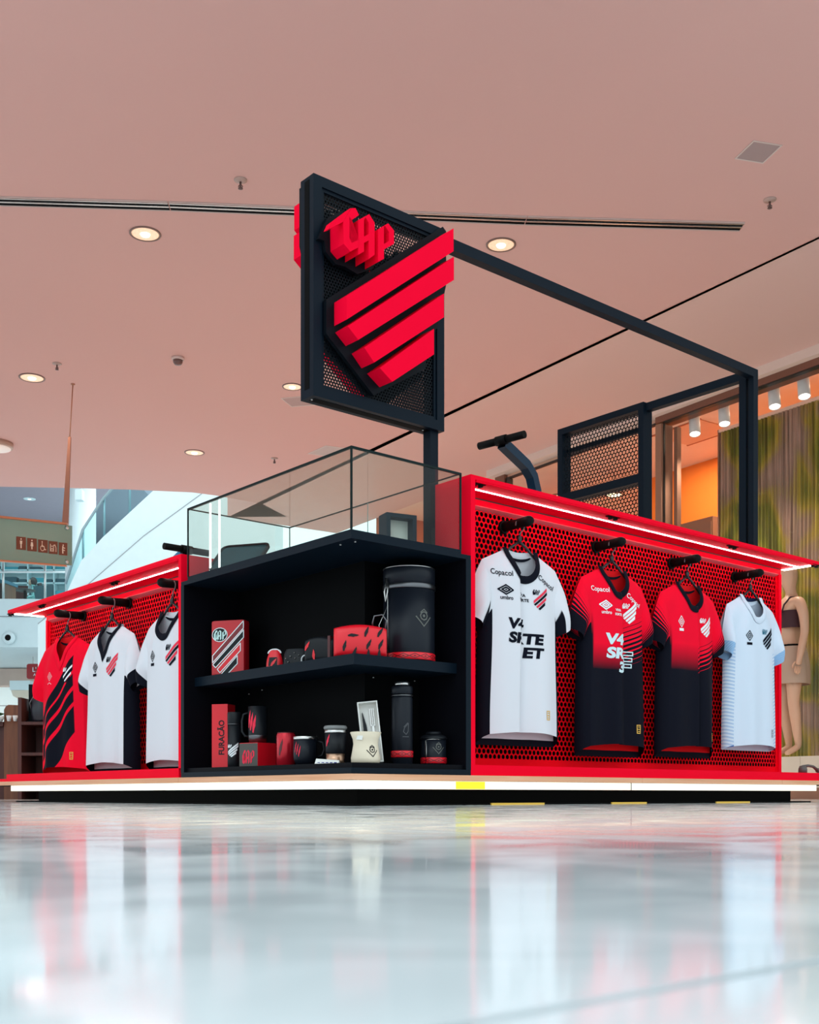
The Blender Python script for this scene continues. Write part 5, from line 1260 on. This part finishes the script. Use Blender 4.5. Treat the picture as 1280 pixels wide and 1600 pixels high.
for sy in (-1, 1):
    limb([((0, sy*0.165, 1.41), 0.055, 0.055), ((-0.02, sy*0.205, 1.28), 0.048, 0.048), ((-0.02, sy*0.225, 1.12), 0.038, 0.038), ((0.02, sy*0.24, 0.98), 0.036, 0.036), ((0.05, sy*0.25, 0.86), 0.026, 0.026), ((0.06, sy*0.25, 0.81), 0.036, 0.018)], 3)
    limb([((0, sy*0.085, 0.86), 0.095, 0.09), ((0.01*sy, sy*0.09, 0.70), 0.078, 0.078), ((0.02, sy*0.09, 0.50), 0.055, 0.055), ((0.0, sy*0.09, 0.38), 0.055, 0.055), ((-0.02, sy*0.085, 0.22), 0.042, 0.042), ((-0.035, sy*0.085, 0.095), 0.032, 0.032), ((0.03, sy*0.09, 0.055), 0.03, 0.03), ((0.10, sy*0.095, 0.022), 0.022, 0.032)], 0)
skin_body('figure', J, E_, SKIN, mq)
for sy in (-1, 1):         # fingers
    for q, (dx, ln) in enumerate(((-0.022, 0.060), (-0.007, 0.072), (0.008, 0.068), (0.022, 0.054))):
        MB().tube([(0.06+dx, sy*0.25, 0.802), (0.066+dx, sy*0.247, 0.802-ln*0.5), (0.064+dx, sy*0.240, 0.802-ln)], [0.0085, 0.0080, 0.0055], 8).build('finger', SKIN, mq)
    MB().tube([(0.085, sy*0.245, 0.845), (0.105, sy*0.238, 0.815), (0.106, sy*0.232, 0.785)], [0.0095, 0.009, 0.006], 8).build('thumb', SKIN, mq)
def shell(name, m, z0, z1, f, n=28, k=10):
    rows = []
    for i in range(k+1):
        z = z0+(z1-z0)*i/k; rx, ry, ox = f((z-z0)/(z1-z0)); rows.append([Vector((ox+rx*math.cos(2*PI*j/n), ry*math.sin(2*PI*j/n), z)) for j in range(n+1)])
    return MB().grid(rows).build(name, m, mq)
TOP = mat('bra_dark', (0.05, 0.012, 0.018), 0.7); SHORT = mat('shorts_beige', (0.52, 0.36, 0.27), 0.8)
shell('bra_top', TOP, 1.17, 1.33, lambda a: (0.118+0.022*math.sin(PI*a), 0.150-0.01*a, 0.012))
for sy in (-1, 1): MB().tube([(0.125, sy*0.075, 1.31), (0.108, sy*0.085, 1.38), (0.05, sy*0.092, 1.452), (-0.04, sy*0.09, 1.455), (-0.105, sy*0.07, 1.36), (-0.12, sy*0.06, 1.30)], 0.008, 8).build('strap', TOP, mq)
shell('shorts', SHORT, 0.66, 1.02, lambda a: (0.165-0.04*a**2+0.01*math.sin(PI*a), 0.205-0.055*a**2, 0))
shell('waistband', MATTE, 1.0, 1.02, lambda a: (0.130, 0.155, 0), k=2)

# ------------------------------------------------------------------ restroom sign hanging on the left
gs = thing('restroom_sign', 'hanging green glass sign with five brown restroom pictograms', 'sign', (-3.247, 10.968, 0), 0)
def gpt(px, py, Y): return Vector(((px-640)/1777*Y, Y, CAMZ+(1242-py)/1777*Y))
HY = 10.968
COP = mat('copper_frame', (0.50, 0.22, 0.13), 0.35, metal=0.4); SGREEN = mat('sign_green_glass', (0.14, 0.32, 0.29), 0.2, spec=0.4, var=0.12, scale=2.5)
O = Vector((-3.247, 10.968, 0)); toL = lambda v: v-O
top, mid, bot = (Vector((-3.247, HY, 4.0)), gpt(109, 683, HY), gpt(102, 822, HY))
MB().tube([toL(top), toL(mid)], 0.0055, 8).build('rod', COP, gs)
b = MB(); rows = []
for p, w in ((mid, 0.012), (mid.lerp(bot, 0.5), 0.020), (bot, 0.030)):
    q = toL(p); rows.append([q+Vector((-w, -0.012, 0)), q+Vector((w, -0.012, 0)), q+Vector((w, 0.012, 0)), q+Vector((-w, 0.012, 0)), q+Vector((-w, -0.012, 0))])
b.grid(rows, sm=False).build('hanger_blade', mat('hanger_brown', (0.28, 0.12, 0.08), 0.4, metal=0.2), gs, fix=True)
MB().lathe([(0.02, ZC), (0.02, ZC-0.008), (0.008, ZC-0.012)], 16).build('ceiling_cup', COP, gs)
# panel: near end to the left, slightly towards us
pl = [gpt(-90, 801, 9.6), gpt(113, 822, 11.0), gpt(113, 884, 11.0), gpt(-90, 868, 9.6)]
tl, trr, br, bl = [toL(p) for p in pl]
ax = (trr-tl); nrm = Vector((0, -1, 0.0))
def on_panel(a, c, off=0.0): # a 0..1 along, c 0..1 down
    p = tl.lerp(trr, a).lerp(bl.lerp(br, a), c); return p+nrm*off
def psheet(name, m, a0, a1, c0, c1, o0, o1):
    vs = [on_panel(a, c, o) for a in (a0, a1) for o in (o0, o1) for c in (c0, c1)]
    return MB().add(vs, [(0, 1, 3, 2), (4, 6, 7, 5), (0, 4, 5, 1), (2, 3, 7, 6), (0, 2, 6, 4), (1, 5, 7, 3)]).build(name, m, gs, fix=True)
psheet('glass_panel', SGREEN, 0, 1, 0, 1, 0.0, 0.012)
psheet('top_channel', COP, 0, 0.96, -0.055, -0.005, -0.02, 0.03); psheet('bottom_channel', COP, 0, 0.95, 1.0, 1.035, -0.02, 0.02)
for c in (0.07, 0.92):
    b = MB().lathe([(0.016, -0.012), (0.018, 0.0), (0.018, 0.012), (0.012, 0.018), (0, 0.019)], 16); Mq = Matrix.Translation(on_panel(0.955, c, 0.014)) @ Matrix.Rotation(PI/2, 4, 'X'); b.v = [tuple(Mq @ Vector(v)) for v in b.v]; b.build('glass_bolt', STEEL, gs)
ICB = mat('icon_brown', (0.16, 0.035, 0.02), 0.4); ICW = mat('icon_cream', (0.85, 0.72, 0.60), 0.5)
circ = lambda x, y, r: [(x+r*math.cos(i*PI/6), y+r*math.sin(i*PI/6)) for i in range(12)]
ICONS = [polys2d([circ(0, .33, .07), [(-.13, .2), (.13, .2), (.1, -.05), (.06, -.05), (.06, -.38), (-.06, -.38), (-.06, -.05), (-.1, -.05)]]),
         polys2d([circ(0, .33, .07), [(-.09, .2), (.09, .2), (.15, -.12), (.06, -.12), (.06, -.36), (-.06, -.36), (-.06, -.12), (-.15, -.12)]]),
         polys2d([circ(-.08, .33, .06)]+stroke([(-.08, .22), (-.08, -.02), (.12, -.02), (.2, -.26), (.3, -.26)], .07)+ring2d([(-.05+.2*math.cos(a*PI/8), -.16+.2*math.sin(a*PI/8)) for a in range(16)], .05)),
         polys2d(stroke([(-.3, .25), (-.3, -.3)], .08)+ring2d([(-.12+.1*math.cos(a*PI/4), -.18+.12*math.sin(a*PI/4)) for a in range(8)], .05)+[circ(-.12, .1, .06)]+stroke([(.05, -.3), (.05, .18), (.2, .22), (.32, .0), (.32, -.3)], .07)),
         polys2d([circ(.02, .30, .07)]+stroke([(-.02, .18), (-.04, -.06), (-.02, -.32)], .14)+stroke([(.02, .12), (.22, .06)], .07)+stroke([(.02, -.08), (.18, -.12)], .07))]
for k, (x0, x1) in enumerate(((19.5, 35), (37, 52.7), (55, 71), (72.7, 88), (90, 105))):
    A0, A1 = [(x+90)/203.0 for x in (x0, x1)]
    # horizontal parameter is linear enough in the plane of the glass
    c0, c1 = 0.40+0.012*k, 0.715+0.012*k
    tile_ = psheet('pictogram_tile', ICB, A0, A1, c0, c1, 0.0125, 0.016)
    decal('pictogram', ICONS[k], lambda x, y, A0=A0, A1=A1, c0=c0, c1=c1: on_panel(A0+(A1-A0)*(x+0.5), c1+(c0-c1)*(y+0.5), 0.0168), ICW, tile_, cut=0)

# ------------------------------------------------------------------ atrium on the left
AW = mat('atrium_white', (0.70, 0.81, 0.83), 0.6); AGREY = mat('atrium_grey', (0.30, 0.32, 0.34), 0.7)
def bp(px, py, Y): return gpt(px, py, Y)
FY = 28.0
# gallery slab with curved fascia
n = 24; arc = []
for i in range(n+1):
    x = -22+20*i/n; arc.append((x, FY+0.9-0.9*math.cos((x+11.5)/6.0)))
gb = MB().prism([(p[0], p[1]) for p in arc]+[(-2, 38), (-22, 38)], lambda p, k: Vector((p[0], p[1], 4.87 if k == 0 else 3.68))).build('gallery_slab', AW, fix=True); structure(gb)
for i in range(n): pass
gj = MB()
for i in range(n):
    a, b_ = arc[i], arc[i+1]; gj.add([(a[0], a[1]-0.012, 4.42), (b_[0], b_[1]-0.012, 4.42), (b_[0], b_[1]-0.012, 4.445), (a[0], a[1]-0.012, 4.445)], [(0, 1, 2, 3)])
gj.build('panel_joint', AGREY, gb)
t = thing('wall_speaker', 'round white speaker with a black centre on the curved gallery front', 'speaker', (bp(12, 997, FY-0.1).x, FY-0.02, bp(12, 997, FY).z), 0)
b = MB().lathe([(0.16, 0.0), (0.16, 0.03), (0.13, 0.06), (0.075, 0.07)], 28); Mq = Matrix.Rotation(PI/2, 4, 'X'); b.v = [tuple(Mq @ Vector(v)) for v in b.v]; b.build('ring', AW, t, fix=True)
b = MB().lathe([(0.075, 0.071), (0.05, 0.09), (0, 0.092)], 24); b.v = [tuple(Mq @ Vector(v)) for v in b.v]; b.build('cone', FOAM, t, fix=True)
# soffit beam and back wall below the gallery
sb_ = MB().box(-24, -6.5, 32.6, 33.2, 3.18, 3.66).build('trim_3', mat('soffit_paint', (0.70, 0.52, 0.44), 0.7)); structure(sb_)
dk = MB().box(-24, 1, 38.0, 38.3, 0, 14).build('wall_back', AW); structure(dk)
for z in (1.05, 2.1, 3.0): MB().box(-24, -2, 37.985, 38.0, z, z+0.03).build('wall_joint', AGREY, dk)
bk = thing('wall_bracket', 'beige duct box under the far gallery beam', 'duct', (bp(32, 1078, 30).x, 30, 2.75), 0)
MB().prism([(-0.25, 0.05), (0.22, 0.05), (0.22, -0.14), (-0.02, -0.20), (-0.20, -0.10)], lambda p, k: Vector((p[0], 0.5*k, p[1]))).build('duct_body', CRM, bk, fix=True)
MB().box(-0.28, 0.26, -0.02, 0.52, 0.052, 0.30).build('flange', AW, bk)
# hanging red sign below the gallery
t = thing('hanging_sign', 'small red rounded sign with white letters, half hidden by the striped red shirt', 'sign', bp(60, 1049, 30.0), 0)
wS, hS = 0.62, 0.40
MB().prism(rrect(wS, hS, 0.06), lambda p, k: Vector((p[0], 0.0 if k == 0 else 0.06, p[1]))).build('board', mat('sign_dark_red', (0.34, 0.010, 0.014), 0.4), t, fix=True)
decal('lettering', text2d("L'A", 0.17, 0.01), lambda x, z: Vector((x-0.05, -0.003, z+0.04)), P_WHITE, t, cut=0); decal('lettering', text2d('AR', 0.10), lambda x, z: Vector((x-0.07, -0.003, z-0.09)), P_WHITE, t, cut=0)
for x in (-0.15, 0.15): MB().tube([(x, 0.03, hS/2), (x, 0.03, 3.68-bp(60, 1049, 30.0).z)], 0.008, 6).build('rod', STEEL, t)
# gallery balustrade
t = thing('glass_balustrade', 'glass balustrade with steel rails along the upper gallery', 'railing', (-9.5, FY+0.3, 4.87), 0)
for x0, x1 in ((-3.2, -0.62), (-0.60, 0.42), (0.44, 1.9)): MB().box(x0, x1, -0.006, 0.006, 0.05, 0.98).build('glass_pane', RGLASS, t)
for x in (-0.61, 0.43, 1.9): MB().tube([(x, 0, 0), (x, 0, 1.08)], 0.03, 10).build('post', STEEL, t)
MB().tube([(-3.2, -0.03, 1.06), (1.92, -0.03, 1.06)], 0.035, 10).build('handrail', mat('rail_satin', (0.75, 0.78, 0.78), 0.3, metal=0.6), t)
MB().tube([(-3.2, -0.05, 0.70), (1.92, -0.05, 0.70)], 0.025, 10).build('mid_rail', MATS['rail_satin'], t)
# person and furniture on the gallery
HAIR = mat('dark_hair', (0.025, 0.016, 0.014), 0.6); TEAL = mat('teal_shirt', (0.22, 0.48, 0.46), 0.8); FACE = mat('skin_far', (0.50, 0.30, 0.21), 0.6); DKCLOTH = mat('dark_trousers', (0.03, 0.05, 0.06), 0.8)
pr = thing('person', 'person with dark hair and teal top seated behind the gallery balustrade', 'person', (bp(58, 930, 32.2).x, 32.2, 4.87), math.radians(200))
J = [((0, 0, 0.50), 0.15, 0.12), ((0, 0, 0.66), 0.13, 0.11), ((0.03, 0, 0.85), 0.15, 0.11), ((0.06, 0, 0.98), 0.12, 0.08), ((0.09, 0, 1.06), 0.05, 0.05), ((0.13, 0, 1.15), 0.085, 0.08), ((0.14, 0, 1.25), 0.075, 0.07)]
E_ = [(i, i+1) for i in range(6)]
for sy in (-1, 1):
    limb([((0.06, sy*0.18, 0.95), 0.055, 0.055), ((0.10, sy*0.22, 0.74), 0.045, 0.045), ((0.30, sy*0.16, 0.70), 0.035, 0.035), ((0.38, sy*0.12, 0.72), 0.03, 0.02)], 3)
    limb([((0.10, sy*0.10, 0.50), 0.085, 0.085), ((0.42, sy*0.11, 0.50), 0.065, 0.065), ((0.44, sy*0.11, 0.26), 0.05, 0.05), ((0.42, sy*0.11, 0.06), 0.04, 0.04), ((0.54, sy*0.11, 0.035), 0.035, 0.03)], 0)
skin_body('figure', J, E_, TEAL, pr, sub=1)
hb = MB(); rows = []
for i in range(9):
    a = PI*i/8; rows.append([Vector((0.12-0.03*math.cos(a)*0+0.105*math.sin(a)*math.cos(2*PI*q/16)-0.02, 0.10*math.sin(a)*math.sin(2*PI*q/16), 1.20+0.125*math.cos(a))) for q in range(17)])
hb.grid(rows).build('hair', HAIR, pr)
MB().lathe([(0.0, -0.09), (0.05, -0.07), (0.066, -0.02), (0.066, 0.03), (0.05, 0.07), (0, 0.085)], 16).build('face', FACE, pr).location = (0.165, 0, 1.175)
MB().tube([(-0.06, 0, 1.16), (-0.10, 0, 1.0), (-0.09, 0, 0.88)], [0.07, 0.06, 0.02], 10).build('long_hair', HAIR, pr)
def chair(loc, rot, label, m, arms=False, name='lounge_chair', fl=0.0):
    t = thing(name, label, 'chair', loc, rot)
    MB().bbox(-0.27, 0.27, -0.26, 0.26, 0.36, 0.47, 0.03).build('seat', m, t)
    rows = [[Vector((x, 0.24+0.06*a-0.05*math.cos(x*5), 0.42+0.48*a)) for x in [-0.28-0.05*a+(0.56+0.1*a)*i/10 for i in range(11)]] for a in [k/6 for k in range(7)]]
    MB().grid(rows).grid([[v+Vector((0, 0.04, 0)) for v in reversed(r)] for r in rows]).build('backrest', m, t)
    for x in (-0.22, 0.22):
        for y in (-0.21, 0.21): MB().tube([(x, y, 0.37), (x*1.12, y*1.1, 0.0)], [0.02, 0.013], 8).build('leg', MAHOG, t)
    if arms:
        for x in (-0.30, 0.30): MB().tube([(x, -0.24, 0.37), (x, -0.24, 0.64), (x, 0.24, 0.66)], 0.022, 8).build('armrest', MAHOG, t)
    return t
GRN = mat('chair_teal_grey', (0.06, 0.12, 0.14), 0.7)
chair((bp(60, 930, 32.6).x, 32.62, 4.87), math.radians(-70), 'dark chair under the seated person on the gallery', GRN)
chair((bp(83, 930, 31.6).x, 31.4, 4.87), math.radians(160), 'dark teal chair right of the seated person on the gallery', GRN)
chair((bp(24, 930, 31.4).x, 31.4, 4.87), math.radians(200), 'reddish brown chair left of the seated person on the gallery', MAHOG)
t = thing('gallery_table', 'low dark round table beside the seated person on the gallery', 'table', (bp(43, 930, 30.5).x, 30.3, 4.87), 0)
MB().lathe([(0.0, 0.60), (0.26, 0.60), (0.28, 0.615), (0.26, 0.63), (0.0, 0.63)], 28).build('tabletop', mat('table_dark', (0.05, 0.035, 0.03), 0.4), t); MB().lathe([(0.22, 0.0), (0.22, 0.02), (0.04, 0.05), (0.035, 0.60)], 20).build('pedestal', DKSTEEL, t)
t = thing('gallery_counter', 'brown counter with blue top at the left edge of the gallery', 'counter', (bp(10, 930, 29.6).x, 29.6, 4.87), math.radians(-10))
MB().box(-0.9, 0.10, -0.3, 0.3, 0, 0.62).build('carcass', OAK, t); MB().box(-0.95, 0.14, -0.34, 0.34, 0.62, 0.70).build('worktop', mat('blue_top', (0.04, 0.14, 0.20), 0.4), t)
for a in (-0.89, -0.56, -0.23): MB().box(a, a+0.30, -0.315, -0.3005, 0.05, 0.58).build('door', MAHOG, t)
# shop shelves behind the gallery
t = thing('shelf_rack', 'white display shelving with turquoise stock at the back of the gallery', 'shelving', (bp(45, 930, 35).x, 35.0, 4.87), 0)
TQ = mat('turquoise_stock', (0.05, 0.38, 0.46), 0.6); DTQ = mat('dark_stock', (0.03, 0.10, 0.13), 0.6)
MB().box(-1.6, 1.6, 0.3, 0.34, 0, 2.6).build('back_board', AW, t)
for z in (0.02, 0.45, 0.85, 1.25, 1.65, 2.05, 2.5): MB().box(-1.6, 1.6, -0.1, 0.3, z, z+0.04).build('shelf_board', AW, t)
for x in (-1.6, -0.82, -0.02, 0.78, 1.56): MB().box(x, x+0.04, -0.1, 0.299, 0, 2.54).build('upright', AW, t)
for zi, z in enumerate((0.49, 0.89, 1.29, 1.69, 2.09)):
    for xi, x in enumerate((-1.55, -0.77, 0.03, 0.83)):
        MB().bbox(x, x+0.34+0.05*((zi+xi) % 3), 0.0, 0.25, z, z+0.10+0.03*((zi*xi) % 4), 0.01).build('stock_pile', TQ if (zi+xi) % 2 else DTQ, t)
        MB().bbox(x+0.46, x+0.68, 0.0, 0.25, z, z+0.12, 0.01).build('stock_pile', DTQ if (zi+xi) % 3 else TQ, t)
# upper gallery ceiling
gc = MB().box(-30, -6.85, 19.5, 38, 7.9, 8.3).build('ceiling_gallery', mat('gallery_ceiling', (0.34, 0.29, 0.34), 0.8)); structure(gc)
t = thing('downlight', 'tiny recessed downlight in the far gallery ceiling above the restroom sign', 'ceiling light', (bp(46, 780, 30.2).x, 30.2, 7.9), 0)
MB().lathe([(0.16, 0), (0.16, -0.01), (0.13, -0.012)], 24).build('trim_ring', AW, t); MB().lathe([(0.13, -0.008), (0, -0.014)], 24).build('diffuser', LAMPC, t)
# round column
c_ = MB().lathe([(0.34, 0.0), (0.34, 7.895)], 40).build('column', AW); c_.location = (bp(126, 900, 26).x, 26.0, 0); structure(c_); c_.name = 'trim_4'
# white ramp with glass balustrade
RYY = 22.0
ramp_top = [bp(*p, RYY) for p in ((88, 960), (100, 935), (127, 876), (160, 840), (200, 803), (240, 766), (300, 712), (420, 610))]
rt = [(p.x, p.z) for p in ramp_top]
seamp = [bp(*p, RYY) for p in ((60, 975), (140, 912), (225, 838), (310, 776), (430, 690))]
sm = [(p.x, p.z) for p in seamp]
up_ = MB().prism(rt+[(rt[-1][0], sm[-1][1]+0.01)]+[(x, z+0.012) for x, z in reversed(sm[1:])]+[(rt[0][0], sm[0][1]+0.35)], lambda p, k: Vector((p[0], RYY+1.4*k, p[1]))).build('trim_5', AW, fix=True); structure(up_)
lo_ = MB().prism([(sm[0][0], 2.2)]+[(sm[-1][0], 2.2)]+[(x, z-0.004) for x, z in reversed(sm)], lambda p, k: Vector((p[0], RYY-0.03+1.4*k, p[1]))).build('trim_6', AW, fix=True); structure(lo_)
sj = MB().prism([(x, z+0.008) for x, z in sm]+[(x, z-0.012) for x, z in reversed(sm)], lambda p, k: Vector((p[0], RYY-0.034+0.02*k, p[1]))).build('panel_joint', AGREY, up_, fix=True)
t = thing('ramp_balustrade', 'glass balustrade climbing along the top of the white curved ramp', 'railing', (ramp_top[1].x, RYY+0.1, ramp_top[1].z), 0)
o0 = ramp_top[1]
rp = [p-Vector((o0.x, RYY, o0.z)) for p in ramp_top[1:7]]
hts = [0.30, 0.62, 0.80, 0.88, 0.92, 0.95]
for i in range(5):
    a, b_ = rp[i], rp[i+1]; g_ = (b_-a)*0.012
    q = [(a+g_).x, (b_-g_).x]
    MB().prism([((a+g_).x, (a+g_).z+0.02), ((b_-g_).x, (b_-g_).z+0.02), ((b_-g_).x, (b_-g_).z+hts[i+1]), ((a+g_).x, (a+g_).z+hts[i])], lambda p, k: Vector((p[0], 0.012*k, p[1]))).build('glass_pane', RGLASS, t, fix=True)
    MB().tube([(b_.x, 0.03, b_.z-0.1), (b_.x, 0.03, b_.z+hts[i+1])], 0.022, 8).build('post', mat('rail_grey', (0.30, 0.40, 0.44), 0.4, metal=0.3), t)
MB().tube([(a.x, 0.0, a.z+h_) for a, h_ in zip(rp, hts)], 0.028, 8).build('handrail', MATS['rail_grey'], t)
# distant white curved wall
rows = []
for z in (0, 16): rows.append([Vector((-8+18*i/20, 34-2.5*math.cos((i-10)/8), z)) for i in range(21)])
wc = MB().grid(rows).build('wall_curved', AW); structure(wc)
t = thing('wall_projector', 'white projector box hung beside the far column', 'projector', (bp(126, 768, 24.5).x, 24.5, 6.55), 0)
MB().bbox(-0.10, 0.06, -0.1, 0.1, -0.18, 0.05, 0.01).build('housing', AW, t); MB().tube([(0, 0, 0.05), (0, 0, 1.35)], 0.02, 8).build('rod', AW, t)

# ------------------------------------------------------------------ cafe furniture at lower left
FYc = 10.0
t = thing('cafe_counter', 'reddish brown wooden cafe counter with rounded back board at the lower left edge', 'counter', (bp(24, 1200, FYc).x, FYc, 0), 0)
MB().prism([(-0.10, 0)]+[(0.16, 0), (0.16, 0.82)]+[(-0.06+0.0, 0.83), (-0.085, 0.815), (-0.10, 0.785)], lambda p, k: Vector((p[0], 0.0+0.04*k, p[1]))).build('back_board', OAK, t, fix=True)
MB().box(-0.30, -0.101, -0.02, 0.35, 0.64, 0.68).build('worktop', MAHOG, t)
MB().box(-0.30, -0.11, 0.05, 0.30, 0.0, 0.639).build('carcass', MAHOG, t)
t = thing('cafe_cabinet', 'tall mahogany cabinet with open shelves behind the striped red shirt', 'cabinet', (bp(52, 1200, 9.6).x, 9.6, 0), 0)
MB().box(-0.13, -0.10, 0, 0.40, 0, 0.86).build('side_panel', MAHOG, t); MB().box(0.28, 0.31, 0, 0.40, 0, 0.80).build('side_panel', MAHOG, t); MB().box(-0.10, 0.28, 0.37, 0.40, 0, 0.80).build('back_panel', MAHOG, t)
for z in (0.08, 0.37, 0.63): MB().box(-0.10, 0.28, 0, 0.369, z, z+0.025).build('shelf', MAHOG, t)
t = thing('flat_screen', 'black upright screen standing on the mahogany cabinet', 'screen', (bp(50, 1100, 9.75).x, 9.75, 0.656), 0)
MB().bbox(-0.03, 0.06, 0, 0.04, 0.0, 0.33, 0.004).build('panel', BLK, t); MB().box(-0.10, 0.08, -0.05, 0.09, 0.0, 0.012).build('stand', BLK, t)
t = thing('shoulder_bag', 'rounded black bag on the mahogany cabinet beside the striped shirt', 'bag', (bp(62, 1130, 9.65).x, 9.65, 0.656), 0)
MB().lathe([(0.04, 0.0), (0.062, 0.02), (0.075, 0.10), (0.06, 0.19), (0.03, 0.235), (0, 0.24)], 24, squash=0.8).build('bag_body', mat('bag_leather', (0.012, 0.014, 0.025), 0.4), t)
MB().tube([(-0.07, 0, 0.10), (-0.085, 0, 0.16), (-0.05, 0, 0.22)], 0.006, 8).build('strap', DKSTEEL, t)
t = chair((bp(2, 1200, 10.9).x, 10.9, 0), math.radians(-70), 'dark wooden armchair at the lower left edge in front of the cafe counter', MAHOG, True, 'armchair')
t = thing('potted_herb', 'green herb pot on the cafe counter at the left edge', 'plant', (bp(2, 1135, 9.95).x-0.03, 9.95, 0.68), 0)
MB().lathe([(0.04, 0), (0.055, 0.045), (0.05, 0.045)], 18).build('pot', AW, t)
lm = mat('leaf_green', (0.02, 0.10, 0.03), 0.6)
for k in range(14):
    a = k*2.4; r_ = 0.03+0.035*((k*7) % 5)/5
    MB().add([(0, 0, 0.04), (r_*math.cos(a)-0.015*math.sin(a), r_*math.sin(a)+0.015*math.cos(a), 0.07+0.004*(k % 4)), (1.7*r_*math.cos(a), 1.7*r_*math.sin(a), 0.06+0.005*(k % 3)), (r_*math.cos(a)+0.015*math.sin(a), r_*math.sin(a)-0.015*math.cos(a), 0.07)], [(0, 1, 2, 3)]).build('leaf', lm, t)
t = thing('cup_stack', 'small white cups on the cafe counter beside the herb pot', 'cup', (bp(30, 1130, 9.93).x, 9.93, 0.68), 0)
t.location.x = bp(14, 1130, 9.93).x
for x in (0.0, 0.055): MB().lathe([(0.014, 0), (0.024, 0.05), (0.022, 0.05), (0.012, 0.006), (0, 0.006)], 18, (x, 0)).build('cup', P_WHITE, t)
